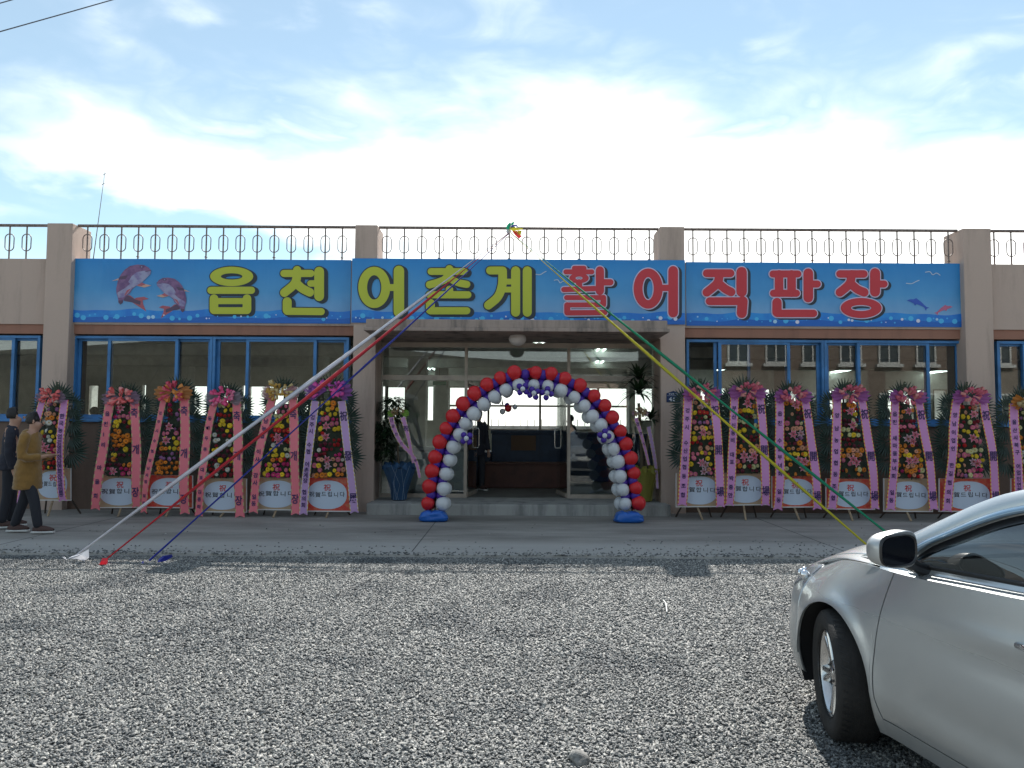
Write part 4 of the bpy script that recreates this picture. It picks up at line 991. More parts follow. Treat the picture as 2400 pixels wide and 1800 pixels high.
    for r_ in range(rows):
        b_ = (r_ + .5) / rows; wd = (BP(1, b_) - BP(0, b_)).x; nn = max(3, int(wd / .066)); kinds = pal[r_ * len(pal) // rows]
        for c_ in range(nn):
            if rr.random() < .14: continue
            a_ = (c_ + .5 + (.25 if r_ % 2 else -.25)) / nn + rr.uniform(-.04, .04); a_ = min(.97, max(.03, a_))
            p = BP(a_, b_ + rr.uniform(-.012, .012)) + Vector((0, -.075 - .05 * math.sin(math.pi * a_), 0)); kd = rr.choice(kinds)
            if any(abs(a_ - la) < .16 and abs(b_ - lb) < .055 for la, lb in lilies): continue
            sc = rr.uniform(.8, 1.35); link('flower', FL[kd], e, p, (rr.uniform(-.5, .4), rr.uniform(0, 6.3), rr.uniform(-.5, .5)), (sc,) * 3)
    for la, lb in lilies:
        link('lily', FL[rr.choice(('lily', 'lily', 'lilyw'))], e, BP(la, lb) + Vector((0, -.17, 0)), (rr.uniform(-.3, .2), rr.uniform(0, 6), rr.uniform(-.25, .25)), (rr.uniform(.95, 1.2),) * 3)
    # palm fans
    if fans:
        tc_ = Q(bow[0] + 2, bow[1] + 10); link('palm_frond', rr.choice(FANS), e, tc_ + Vector((0, .03, 0)), (rr.uniform(-.1, .05), rr.uniform(-.08, .08), 0), (1.0,) * 3)
        hgt = pan[1] - (bow[1] + 60)
        for sg, xs in ((-1, (L[0][0], L[1][0])), (1, (Rr[0][0], Rr[1][0]))):
            for q in range(4):
                t = (.02, .26, .50, .74)[q]; x = xs[0] + (xs[1] - xs[0]) * t * .8; y = bow[1] + 62 + hgt * t
                p = Q(x, y) + Vector((sg * .015, .035 + .012 * q, 0)); link('palm_frond', rr.choice(FANS), e, p, (0, sg * (R(82) + R(10) * q + rr.uniform(-.1, .1)), rr.uniform(-.15, .15)), (.88 + .05 * q,) * 3)
    link('leafy_sprig', rr.choice(SPR), e, Q(bow[0] + rr.uniform(-8, 8), bow[1] - 25) + Vector((0, -.02, 0)), None, (.9, 1, .9))
    # ribbons with lettering
    def rib(pts, w, txt, bigtxt, sz):
        c3 = [Q(x, y) for x, y in spl(pts, 7)]; mb = MB(); vs = []; tv = []
        n = len(c3)
        for k, p in enumerate(c3):
            t = k / (n - 1); ww = w / s * YWR / F * .5 * (1 + .04 * math.sin(t * 9 + seed)); y = -.115 - .035 * math.sin(math.pi * t) + .012 * math.sin(t * 11 + seed)
            d = (c3[min(k+1, n-1)] - c3[max(k-1, 0)]).normalized(); sd = Vector((-d.z, 0, d.x)); sd = sd if sd.x > 0 else -sd
            vs += [p - sd * ww + Vector((0, y, 0)), p - sd * ww * .80 + Vector((0, y - .004, 0)), p + sd * ww * .80 + Vector((0, y - .004, 0)), p + sd * ww + Vector((0, y, 0))]
        for k in range(n - 1):
            for i_ in range(3): mb.add([vs[4*k+i_], vs[4*k+4+i_], vs[4*k+5+i_], vs[4*k+1+i_]], [(0, 1, 2, 3)], 0 if i_ == 1 else 1, True)
        e0, e1_ = vs[-4], vs[-1]; dn = Vector((0, 0, -.03)); md = (e0 + e1_) / 2
        mb.add([e0, md, e0 + dn], [(0, 2, 1)], 0); mb.add([e1_, md, e1_ + dn], [(0, 1, 2)], 0)
        rb_ = mb.build('ribbon', [ribcol, trim], e)
        g = MB(); chars = txt; m_ = len(chars)
        for j, ch in enumerate(chars):
            t = (.13 + .80 * (j + .5) / m_) if not bigtxt else (.17, .52, .86)[j]
            k = t * (n - 1); k0 = int(k); fr = k - k0; p = c3[k0].lerp(c3[min(k0 + 1, n - 1)], fr); y = -.122 - .035 * math.sin(math.pi * t) + .012 * math.sin(t * 11 + seed) - .006
            if bigtxt: g = MB()
            put_glyph(g, ch, p + Vector((0, y, 0)), sz * .96, sz * (1.25 if bigtxt else 1.0), 0, .028 if not bigtxt else .02)
            if bigtxt: g.build('written_syllable', m_txv, rb_)
        if not bigtxt: g.build('lettering', m_txv, rb_)
    nL = len(txtL); Lh = (Q(*L[0]) - Q(*L[-1])).length
    rib(L, tw[0], txtL, False, min(.085, .80 * Lh / nL * .98) * (tw[0] / 72 if tw[0] < 62 else 1))
    rib(Rr, tw[1], txtR, True if len(txtR) == 3 else False, .135 if len(txtR) == 3 else .8 * Lh / len(txtR) * .95)
    bk = (bowkind, round(bow_w, 1), seed % 2)
    if bk not in BM: BM[bk] = bow_mesh(.50 * bow_w, .26 * bow_w, BOWS[bowkind], seed)
    link('bow', BM[bk], e, Q(*bow) + Vector((0, -.16, 0)))
    return e
yw = ['d_yellow', 'd_yellow', 'p_dred']; og = ['d_orange', 'p_orange']; mixr = ['d_pink', 'd_yellow', 'p_red', 'd_white', 'd_peach', 'p_hot']
A4, A5, A8, A9 = (0, 850), (420, 850), (1540, 850), (1920, 850)
std = lambda l, r, yt, yb, i=38: None
wreath(0, 'lilac-ribboned flower wreath at the far left, partly behind the woman in the mustard coat', A4, [(362,290),(300,560),(235,860),(190,1100),(165,1165)], [(530,290),(510,600),(505,850),(522,1060)], (268,820,552,1072), m_boardb, (442,265), 'coral', m_lilac, m_trimy, '경주수협읍천어촌계', '한국농업경영인양남면회장과원일동', '祝賀드립니다', [['d_peach', 'p_lil'], ['d_pink', 'd_orange', 'd_white'], ['d_white', 'p_dred', 'd_yellow'], ['p_hot', 'd_red', 'd_peach'], ['d_yellow', 'd_red', 'p_red', 'd_orange']], [(.3,.62),(.45,.68)], (55, 62), ((395,310,480),(300,830,495)), seed=1, bow_w=.8)
wreath(1, 'coral-ribboned wreath with an orange rose clump, second from the left', A4, [(885,290),(860,520),(815,800),(770,1125)], [(1070,290),(1090,520),(1092,800),(1088,1110)], (737,876,1127,1132), m_boardb, (985,270), 'coral', m_coral, m_trimg, '읍천1리 마을회', '축개장', '祝賀합니다', [['p_hot', 'd_pink'], ['d_yellow', 'p_dred'], ['d_orange', 'p_orange'], ['p_orange', 'd_orange'], ['p_wine', 'd_yellow'], ['p_wine', 'd_orange'], ['d_hot', 'p_hot', 'd_pink']], [(.5,.05),(.45,.93)], (72, 72), ((930,330,1040),(830,880,1050)), seed=2)
wreath(2, 'coral-ribboned wreath with two clumps of yellow and orange roses, third from the left', A4, [(1302,270),(1265,480),(1200,760),(1165,960),(1142,1150)], [(1460,265),(1468,520),(1460,850),(1458,1160)], (1130,872,1500,1128), m_boardr, (1385,228), 'orange', m_coral, m_trimg, '경주시수협양남지점 일동', '축개장', '祝賀합니다', [['p_hot', 'd_red'], ['p_lil', 'p_wine'], ['p_lil', 'p_wine'], ['d_yellow', 'd_orange', 'd_pink'], ['d_yellow', 'd_orange'], ['p_lil', 'p_wine'], ['p_orange', 'd_orange'], ['p_orange', 'p_wine', 'd_orange']], [(.5,.34),(.4,.52)], (48, 76), ((1335,310,1425),(1215,870,1418)), seed=3)
wreath(3, 'coral-ribboned wreath with bands of dark red and yellow flowers, left of the white ribbon', A5, [(298,300),(250,520),(215,800),(190,1000),(172,1175)], [(468,300),(480,560),(482,850),(490,1185)], (150,896,526,1162), m_boardb, (375,270), 'hot', m_coral, m_trimg, '동해두루 대표 김종락', '축개장', '祝賀합니다', [['d_yellow', 'd_cream'], ['p_red', 'p_dred'], ['d_yellow', 'd_yellow', 'p_wine'], ['d_yellow', 'p_wine'], ['p_dred', 'p_red', 'd_white'], ['p_dred', 'p_red', 'd_white'], ['d_yellow', 'p_wine'], ['d_yellow', 'p_wine'], ['p_red', 'd_white', 'p_dred'], ['p_dred', 'd_white', 'p_red']], [], (60, 72), ((325,315,430),(222,890,442)), seed=4)
wreath(4, 'gold-bowed coral wreath between the white and red ribbons', A5, [(745,275),(690,480),(640,720),(612,960),(595,1150)], [(900,270),(912,560),(918,850),(922,1165)], (562,892,946,1145), m_boardb, (810,226), 'gold', m_coral, m_trimg, '양남농협 이사 감사 일동', '축개장', '祝賀합니다', [['p_hot', 'd_pink'], ['d_yellow', 'd_cream'], ['d_yellow'], ['p_red', 'd_red'], ['p_red', 'd_red'], ['d_cream', 'd_white'], ['d_cream', 'd_white', 'd_yellow'], ['d_yellow', 'd_orange', 'p_red'], ['p_hot', 'd_pink', 'd_yellow'], ['d_yellow', 'd_hot']], [(.45,.46),(.55,.52)], (66, 70), ((775,320,870),(665,885,885)), seed=5)
wreath(5, 'large wreath with a big magenta bow and a fully red board, left of the entrance', A5, [(1072,300),(1045,520),(1020,760),(995,960),(982,1165)], [(1275,300),(1310,560),(1345,850),(1375,1150)], (960,892,1342,1158), m_boardr, (1180,212), 'mag', m_lilac2, m_trimw, '경주시 수협 어촌계장 협의회', '祝發展', '祝賀드립니다', [['d_yellow', 'd_orange'], ['d_yellow', 'p_red'], ['d_pink', 'p_hot'], ['d_yellow', 'd_yellow', 'd_white'], ['p_red', 'd_yellow'], ['p_red', 'p_wine'], ['d_white', 'p_dred', 'p_hot'], ['d_pink', 'd_peach', 'd_white'], ['d_pink', 'd_yellow', 'd_peach'], ['d_yellow', 'd_orange', 'd_peach']], [(.45,.33),(.42,.46),(.5,.76),(.5,.85)], (62, 62), ((1120,300,1235),(1045,890,1300)), seed=6, bow_w=1.25)
mixA = [['d_peach', 'p_red'], ['d_red', 'd_yellow'], ['d_cream', 'p_dred'], ['d_pink', 'p_lil'], ['d_yellow', 'd_peach'], ['d_pink', 'd_yellow'], ['p_red', 'p_dred'], ['d_peach', 'd_cream'], ['d_pink', 'd_yellow'], ['d_yellow', 'd_peach'], ['d_peach', 'd_pink', 'p_hot'], ['d_cream', 'd_pink', 'p_lil']]
mixB = [['d_orange', 'p_red'], ['d_yellow', 'd_orange'], ['p_wine', 'd_cream'], ['d_cream', 'p_dred'], ['d_yellow', 'd_cream'], ['p_wine', 'p_dred'], ['d_orange', 'd_peach'], ['d_orange', 'd_peach'], ['d_pink', 'p_dred'], ['p_dred', 'd_orange', 'd_cream'], ['p_wine', 'd_orange']]
mixC = [['p_wine', 'd_orange'], ['p_wine', 'd_peach'], ['p_wine', 'p_dred'], ['d_pink', 'd_cream'], ['p_dred', 'd_peach'], ['p_wine', 'p_lil'], ['p_wine', 'd_orange'], ['d_orange', 'd_peach'], ['d_yellow', 'd_orange'], ['d_peach', 'd_orange'], ['d_cream', 'p_hot', 'd_orange'], ['p_red', 'd_orange', 'd_peach']]
wreath(6, 'lilac wreath with a beige board right of the address plate, first right of the entrance', A8, [(232,262),(215,520),(200,800),(183,1095)], [(425,250),(448,520),(466,800),(476,1105)], (145,862,506,1125), m_boardb, (330,238), 'rose', m_lilac, m_trimy, '경주시 수산업협동조합', '祝開場', '祝賀합니다', mixA, [(.48,.06),(.48,.43),(.4,.82),(.55,.84),(.5,.93)], (72, 68), ((285,290,395),(240,880,440)), seed=7)
wreath(7, 'lilac wreath with a beige board, second right of the entrance, behind the yellow ribbon', A8, [(590,232),(572,520),(562,800),(548,1095)], [(778,230),(800,520),(818,800),(825,1095)], (510,858,860,1112), m_boardb, (680,226), 'rose', m_lilac, m_trimy, '부산신용비 대표 박종만', '祝開場', '祝賀합니다', mixB, [(.45,.08),(.25,.76),(.5,.8),(.68,.76)], (66, 68), ((625,280,742),(605,860,785)), seed=8)
wreath(8, 'lilac wreath with a red-edged board, third right of the entrance under the sliding pane', A8, [(935,272),(930,560),(932,850),(922,1130)], [(1125,262),(1165,560),(1205,850),(1226,1125)], (890,882,1255,1128), m_boardr, (1030,256), 'rose', m_lilac, m_trimy, '읍천 수협부녀회 일동', '祝開場', '祝賀드립니다', mixC, [(.5,.06),(.3,.44),(.65,.43),(.5,.78),(.7,.8),(.6,.88)], (72, 68), ((985,300,1110),(965,880,1185)), seed=9)
wreath(9, 'lilac wreath with a red-edged board and orange daisies, below the red second-last banner syllable', A9, [(112,272),(108,560),(95,850),(80,1125)], [(300,270),(345,560),(385,850),(410,1125)], (50,900,435,1140), m_boardr, (205,246), 'rose', m_lilac, m_trimy, '양남농업협동조합', '祝開場', '祝賀드립니다', mixB, [(.45,.12),(.5,.3),(.45,.76),(.6,.8)], (74, 68), ((150,310,270),(130,890,345)), seed=10)
wreath(10, 'lilac wreath with a beige board, third from the right edge, below the printed gulls', A9, [(560,282),(555,560),(545,850),(530,1130)], [(738,280),(785,560),(830,850),(862,1130)], (500,900,885,1158), m_boardb, (650,262), 'rose', m_lilac, m_trimy, '읍천 새마을부녀회 일동', '祝開場', '祝賀드립니다', mixC, [(.45,.1),(.3,.46),(.55,.5),(.75,.42),(.35,.76),(.6,.76)], (70, 68), ((600,320,700),(590,895,800)), seed=11)
wreath(11, 'lilac wreath with a red-edged board before the last pillar, second from right edge', A9, [(1037,292),(1005,560),(985,850),(962,1140)], [(1240,290),(1282,560),(1320,850),(1340,1130)], (930,900,1370,1160), m_boardr, (1135,264), 'rose', m_lilac, m_trimy, '양남어업인 한길협의회', '祝開場', '祝賀드립니다', mixA, [(.55,.13),(.45,.45),(.45,.78),(.6,.8)], (72, 68), ((1085,330,1200),(1040,890,1270)), seed=12)
wreath(12, 'lilac wreath with an amber and sand bow at the right edge behind the car roof', A9, [(1480,320),(1480,560),(1500,800),(1515,1000),(1520,1130)], [(1700,310),(1725,560),(1740,850),(1755,1120)], (1490,900,1850,1150), m_boardr, (1585,300), 'sand', m_lilac, m_trimy, '울산시북구 어업인연합회일동', '祝開場', '祝賀드립니다', [['d_cream', 'p_lil'], ['d_pink', 'd_cream'], ['p_wine', 'd_orange'], ['d_white', 'd_cream', 'p_lil'], ['d_pink', 'd_yellow']], [(.5,.4),(.4,.8)], (74, 68), ((1530,340,1650),(1530,895,1720)), seed=13)
# ================================================================== POTTED PLANTS by the doors, address plate
m_leafd = M('glossy_dark_leaf', (.018, .04, .016), .35, rnd=.2, trans=.1); m_leafm = M('green_leaf', (.045, .085, .02), .4, trans=.2); m_pot = M('dark_pot', (.03, .045, .07), .5); m_trunk = M('plant_stem', (.10, .08, .05), .8)
m_org = M('blue_organza', (.06, .16, .32), .5, alpha=.62, trans=.3); m_orgy = M('yellow_organza', (.42, .40, .08), .5, alpha=.6, trans=.3); m_gbow = M('lime_bow', (.30, .55, .08), .5, trans=.2)
def blade(mb, p, d, L, w, droop, rr, mi=0, n=5):
    d = d.normalized(); s_ = d.cross(Vector((0, 0, 1)));
    if s_.length < .05: s_ = Vector((1, 0, 0))
    s_.normalize(); vs = []
    for i in range(n + 1):
        t = i / n; q = p + d * L * t + Vector((0, 0, -droop * t * t * L)); ww = w * math.sin(math.pi * min(1, .12 + .88 * t) ** .8) if t < 1 else 0.001
        vs += [q - s_ * ww * .5, q + Vector((0, 0, -w * .08)), q + s_ * ww * .5]
    mb.add(vs, [(3*i+j, 3*i+j+1, 3*i+4+j, 3*i+3+j) for i in range(n) for j in (0, 1)], mi, True)
def organza(e, mat, r0, z0, r1, z1, seed):
    rr = random.Random(seed); mb = MB()
    def fn(a, b):
        t = 2*math.pi*a; w = math.sin(t*9 + seed) * .5 + math.sin(t*5 + b*3) * .5; r = r0 + (r1 - r0) * b ** 1.6 + w * .03 * b
        return Vector((r * math.cos(t), r * math.sin(t), z0 + (z1 - z0) * b + .035 * b * math.sin(t*7 + 2*seed)))
    mb.grid(fn, 64, 8)
    def f2(a, b):
        t = 2*math.pi*a; return Vector(((r1 - .02 - .10*b + .04*math.sin(t*11)) * math.cos(t), (r1 - .02 - .10*b + .04*math.sin(t*11)) * math.sin(t), z1 - .02 + .08 * math.sin(math.pi * b) + .03 * math.sin(t*8 + b*4)))
    mb.grid(f2, 64, 5); mb.build('organza_wrap', mat, e)
    mb = MB()
    for k in range(16):
        t = rr.uniform(0, 6.3); mb.tube([fn(t/6.283, 0) * 1.01, fn(t/6.283 + .08*rr.uniform(-1, 1), .5) * 1.015, fn(t/6.283 + .12*rr.uniform(-1, 1), 1) * 1.01], .0022, 4)
    mb.build('wrap_threads', M('pale_thread_%d' % seed, (.35, .45, .6) if seed == 1 else (.5, .48, .2), .5), e)
def strip(e, name, pts, w, mats, txt=None, sz=.06):
    c3 = [Vector(p) for p in spl([tuple(p) for p in pts], 5)]; mb = MB(); vs = []
    for k, p in enumerate(c3):
        d = (c3[min(k+1, len(c3)-1)] - c3[max(k-1, 0)]).normalized(); sd = Vector((-d.z, 0, d.x)); sd = sd if sd.x > 0 else -sd; sd.normalize()
        ww = w * (1 - .5 * k / len(c3)); vs += [p - sd*ww*.5, p - sd*ww*.36 + Vector((0, -.003, 0)), p + sd*ww*.36 + Vector((0, -.003, 0)), p + sd*ww*.5]
    for k in range(len(c3) - 1):
        for i in range(3): mb.add([vs[4*k+i], vs[4*k+4+i], vs[4*k+5+i], vs[4*k+1+i]], [(0, 1, 2, 3)], 0 if i == 1 else 1, True)
    o = mb.build(name, mats, e)
    if txt:
        g = MB()
        for j, ch in enumerate(txt):
            t = (j + .8) / (len(txt) + 1.5) * (len(c3) - 1); p = c3[int(t)].lerp(c3[min(int(t)+1, len(c3)-1)], t - int(t)); put_glyph(g, ch, p + Vector((0, -.009, 0)), sz * (1 - .4*j/len(txt)), sz * (1 - .3*j/len(txt)), 0, .02)
        g.build('lettering', m_txv, o)
# left: bushy tree in a blue wrap
YPL = 13.75
def pl(u, v, Y=YPL): return at(u, v, Y)
b0 = pl(935, 1166); e = empty('potted_plant', (b0.x, YPL, ZF), 'bushy dark potted tree in a blue organza wrap left of the entrance', 'potted plant')
O = e.location; q = lambda u, v, dy=0.0: at(u, v, YPL + dy) - O
mb = MB(); mb.lathe([(.0, 0), (.115, 0), (.15, .42), (.16, .44), (.14, .44), (.13, .38), (0, .38)], 24, 0); mb.build('pot', m_pot, e)
organza(e, m_org, .135, .02, .30, .60, 1)
mb = MB(); mb.tube([(0, 0, .38), (-.03, 0, .9), (-.04, .02, 1.5), (-.02, 0, 1.85)], [.025, .02, .014, .006], 7); mb.build('stem', m_trunk, e)
rr = random.Random(11); mb = MB()
for k in range(3200):
    t = rr.random(); zz = q(0, 1075).z * (1 - t) + q(0, 925).z * t
    if t > .62: cx, rad = q(935, 0).x + 0, .10 + .17 * math.sin(math.pi * min(1, (t - .55) / .45 * .9))
    else: cx, rad = q(918, 0).x, .17
    a = rr.uniform(0, 6.3); r_ = rad * rr.random() ** .45; p = Vector((cx + r_ * math.cos(a), r_ * math.sin(a) * .8, zz)); d = Vector((math.cos(a), math.sin(a), rr.uniform(-.4, .7))); L = rr.uniform(.05, .10)
    if noise.noise(p * 6) < -.22: continue
    blade(mb, p, d, L, L * .42, .5, rr, 0, 3)
mb.build('foliage', m_leafd, e)['kind'] = 'stuff'
bwm = bow_mesh(.30, .13, [M('bow_brown_gold', (.36, .24, .12), .5), M('bow_pale_gold', (.5, .42, .25), .5), m_gbow], 31); link('bow', bwm, e, q(934, 966, -.2))
strip(e, 'ribbon', [q(917, 978, -.24), q(922, 1000, -.25), q(940, 1038, -.26), q(972, 1075, -.22), q(984, 1120, -.2)], .105, [m_lilac, m_trimw], '신광전기 ㈜', .07)
strip(e, 'ribbon', [q(944, 978, -.22), q(952, 1005, -.24), q(960, 1040, -.25), q(969, 1085, -.21)], .10, [m_lilac, m_trimw], '祝', .10)
# right: dracaena in a yellow-green wrap
b0 = pl(1508, 1166); e = empty('potted_plant', (b0.x, YPL, ZF), 'dark dracaena palm in a yellow organza wrap right of the entrance', 'potted plant')
O = e.location
mb = MB(); mb.lathe([(.0, 0), (.12, 0), (.16, .40), (.17, .42), (.15, .42), (.14, .36), (0, .36)], 24, 0); mb.build('pot', m_wood, e)
organza(e, m_orgy, .15, .02, .26, .56, 2)
for (sx, top) in ((-.02, q(1497, 945)), (.05, q(1522, 1010))):
    mb = MB(); mb.tube([(sx, 0, .36), (sx * 1.2, .01, .9), tuple(top)], [.04, .034, .026], 9); mb.build('stem', m_trunk, e)
for nm, (c, n, L) in enumerate(((q(1497, 925), 46, .46), (q(1497, 890), 34, .40), (q(1525, 985), 26, .30))):
    mb = MB()
    for k in range(n):
        a = k * 2.4; up = .15 + 1.5 * (k / n) ; d = Vector((math.cos(a), math.sin(a) * .8, up)); blade(mb, c + Vector((0, 0, .06 * k / n)), d, L * rr.uniform(.75, 1.1), .062, .55 * (1.3 - k / n), rr, 0, 6)
    mb.build('crown', m_leafd, e)
bw2 = bow_mesh(.24, .16, [M('bow_brown_gold', (.36, .24, .12), .5), M('bow_pale_gold', (.5, .42, .25), .5), M('tulle_soft_pink', (.55, .35, .45), .5, alpha=.8)], 33); link('bow', bw2, e, q(1500, 966, -.18))
strip(e, 'ribbon', [q(1490, 980, -.22), q(1500, 1010, -.23), q(1510, 1045, -.22), q(1521, 1090, -.2)], .085, [m_lilac, m_trimw], '경주시', .075)
strip(e, 'ribbon', [q(1520, 1000, -.1), q(1530, 1050, -.12), q(1538, 1100, -.1), q(1541, 1145, -.1)], .085, [m_lilac2, m_trimw])
# address plate on the third pillar
pa = at(1578, 931, YP); e = empty('address_plate', (pa.x, YP, pa.z), 'small navy house-number plate 46 on the pillar right of the entrance', 'address plate')
k = YP / F; mb = MB(); P = [(-16, 12), (16, 12), (16, -9), (0, -15), (-16, -9)]
mb.prism([Vector((x * k, -.012, -z * k)) for x, z in P], (0, .011, 0)); mb.build('plate', M('navy_enamel', (.012, .03, .11), .35), e)
mb = MB()
for j, ch in enumerate('46'): mb = MB(); put_glyph(mb, ch, Vector(((-3.5 + 8.5 * j) * k, -.0135, -4 * k)), 14 * k, 12.5 * k, 0, .03); mb.build('numeral', M('plate_white', (.7, .72, .75), .4), e)
mb = MB()
for j, ch in enumerate('양남항구길'): put_glyph(mb, ch, Vector(((-9 + 4.5 * j) * k, -.0135, 7.6 * k)), 4.6 * k, 4.6 * k, 0, .01)
mb.build('small_lettering', M('plate_white', (.7, .72, .75), .4), e)['kind'] = 'stuff'
mb = MB(); mb.box((-15 * k, -.0132, 3.4 * k), (15 * k, -.0125, 3.8 * k)); mb.build('printed_line', M('plate_white', (.7, .72, .75), .4), e)

# ================================================================== PEOPLE
def skinned(name, verts, edges, radii, mat, parent, root=0, sub=2):
    me = bpy.data.meshes.new(name); me.from_pydata([Vector(v) for v in verts], edges, [])
    o = bpy.data.objects.new(name, me); COL.objects.link(o)
    sk = o.modifiers.new('skin', 'SKIN'); sk.use_smooth_shade = True
    lay = me.skin_vertices[0].data
    for i, r in enumerate(radii): lay[i].radius = r if isinstance(r, tuple) else (r, r); lay[i].use_root = (i == root)
    ss = o.modifiers.new('sub', 'SUBSURF'); ss.levels = sub; ss.render_levels = sub
    dg = bpy.context.evaluated_depsgraph_get(); m2 = bpy.data.meshes.new_from_object(o.evaluated_get(dg)); bpy.data.objects.remove(o)
    m2.materials.clear(); m2.materials.append(mat)
    for p in m2.polygons: p.use_smooth = True
    return link(name, m2, parent)
m_skin = M('skin', (.42, .24, .17), .5); m_hair = M('black_hair', (.012, .010, .010), .6); m_dtr = M('dark_trousers', (.018, .02, .028), .85); m_coat = M('mustard_wool_coat', (.25, .135, .032), .95, var=.2, vs=8, bump=.4, bs=90, sheen=.3)
m_navy = M('dark_navy_jacket', (.015, .017, .03), .8, bump=.3, bs=50); m_shoe = M('brown_sneaker', (.07, .035, .03), .7); m_sole = M('white_sole', (.6, .6, .58), .6)
def sstep_(a, b, x): t_ = min(1, max(0, (x - a) / (b - a))); return t_ * t_ * (3 - 2 * t_)
def remeshed(name, mb, mat, parent, vox=.014, fold=0.0, seed=0):
    """trunk and limbs fused into one continuous surface"""
    me = mb.mesh(name, mat); o = bpy.data.objects.new(name, me); COL.objects.link(o)
    r_ = o.modifiers.new('r', 'REMESH'); r_.mode = 'VOXEL'; r_.voxel_size = vox
    s_ = o.modifiers.new('s', 'SMOOTH'); s_.factor = .6; s_.iterations = 6
    dg = bpy.context.evaluated_depsgraph_get(); m2 = bpy.data.meshes.new_from_object(o.evaluated_get(dg)); bpy.data.objects.remove(o)
    for v in m2.vertices:
        if fold: v.co += v.normal * fold * (noise.noise(Vector((v.co.x * 9, v.co.y * 9, v.co.z * 22 + seed))) + .6 * noise.noise(v.co * 30))
    m2.materials.clear(); m2.materials.append(mat)
    for p in m2.polygons: p.use_smooth = True
    return link(name, m2, parent)
def person(loc, lab, J, coat, trousers, facing, hood=False, coat_len=.30, scale=1.0):
    """J: joints in metres, x towards +X of the person's own frame = the way they face"""
    e = empty('person', loc, lab, 'person', rz=facing); e.scale = (scale,) * 3
    V = [J['pelvis'], J['waist'], J['chest'], J['neck'], J['head0'], J['head1']]; r_ = [(.13, .11), (.12, .10), (.15, .115), .056, .074, .104]
    E_ = [(0,1),(1,2),(2,3),(3,4),(4,5)]
    for s in ('l', 'r'):
        b = len(V); V += [J['sh'+s], J['el'+s], J['wr'+s], J['ha'+s]]; r_ += [.055, .042, .03, (.034, .02)]; E_ += [(2, b), (b, b+1), (b+1, b+2), (b+2, b+3)]
        hw = Vector(J['ha'+s]); dr = (hw - Vector(J['wr'+s])).normalized()
        for f_ in range(4):   # fingers, curled
            c = len(V); off = Vector((0, (f_ - 1.5) * .018, 0)); V += [hw + off + dr * .03, hw + off + dr * (.055 + .006 * (1.5 - abs(f_ - 1.5))) + Vector((0, 0, -.012))]; r_ += [.009, .008]; E_ += [(b+3, c), (c, c+1)]
        c = len(V); V += [hw + dr * .005 + Vector((.012, .03 if s == 'l' else -.03, 0)), hw + dr * .03 + Vector((.02, .04 if s == 'l' else -.04, 0))]; r_ += [.010, .008]; E_ += [(b+3, c), (c, c+1)]
        b = len(V); V += [J['hi'+s], J['kn'+s], J['an'+s]]; r_ += [.088, .06, .042]; E_ += [(0, b), (b, b+1), (b+1, b+2)]
    skinned('body', V, E_, r_, m_skin, e)
    H = Vector(J['head1']); 
    # face: nose, ears, eyes, mouth
    mb = MB(); mb.ball(H + Vector((.093, 0, -.025)), .016, 10, 8, sc=(1.1, .75, 1.3)); mb.build('nose', m_skin, e)
    for s in (-1, 1):
        MB().ball(H + Vector((.079, s*.032, .008)), .009, 8, 6, sc=(.5, 1.2, .7)).build('eye', m_hair, e); MB().ball(H + Vector((-.005, s*.088, -.01)), .025, 8, 6, sc=(.7, .35, 1.2)).build('ear', m_skin, e)
    MB().ball(H + Vector((.083, 0, -.062)), .018, 8, 6, sc=(.4, 1.2, .3)).build('mouth', M('lips', (.3, .1, .09), .5), e)
    # hair cap
    bm = bmesh.new(); bmesh.ops.create_icosphere(bm, subdivisions=4, radius=1)
    for v in bm.verts:
        n_ = noise.noise(v.co * 3.5) * .10 + noise.noise(v.co * 9) * .06; r0 = 1 + n_
        v.co = Vector((v.co.x * .104 * r0, v.co.y * .100 * r0, v.co.z * .110 * r0))
    for v in bm.verts:
        k_ = sstep_(.03, .07, v.co.x + max(0, v.co.z) * .25) * sstep_(.108, .085, v.co.z); k_ = max(k_, sstep_(-.06, -.10, v.co.z))
        v.co *= 1 - .55 * k_
    me = bpy.data.meshes.new('hair'); bm.to_mesh(me); bm.free(); me.materials.append(m_hair)
    for p in me.polygons: p.use_smooth = True
    h_ = link('hair', me, e, H + Vector((-.030, 0, .020)))
    # coat: torso and sleeves in one surface
    P, W_, Ch, N = (Vector(J[k]) for k in ('pelvis', 'waist', 'chest', 'neck'))
    hem = P + Vector((0, 0, -coat_len)); V = [hem, P, W_, Ch, N + Vector((-.01, 0, .0))]; rr_ = [(.225, .205), (.215, .19), (.195, .175), (.19, .15), (.085, .085)] if hood else [(.19, .175), (.185, .165), (.165, .15), (.175, .14), (.085, .085)]; E_ = [(0,1),(1,2),(2,3),(3,4)]
    if hood: V.append(N + Vector((-.09, 0, -.02))); rr_.append((.085, .10)); E_.append((4, len(V) - 1))
    for s in ('l', 'r'):
        b = len(V); V += [J['sh'+s], J['el'+s], Vector(J['wr'+s]) * .97 + Vector(J['el'+s]) * .03]; rr_ += [.088, .068, .056]; E_ += [(3, b), (b, b+1), (b+1, b+2)]
    mb = MB(); n = 20; rings = []
    tr = [(V[0], rr_[0][0], rr_[0][1]), (V[1], rr_[1][0] * .95, rr_[1][1]), (V[2], rr_[2][0] * .88, rr_[2][1] * .95), (V[3], rr_[3][0] * .80, rr_[3][1] * 1.1), (V[3].lerp(V[4], .62), .105, .15), (V[4] + Vector((0, 0, .0)), .075, .075)]
    pts_ = []
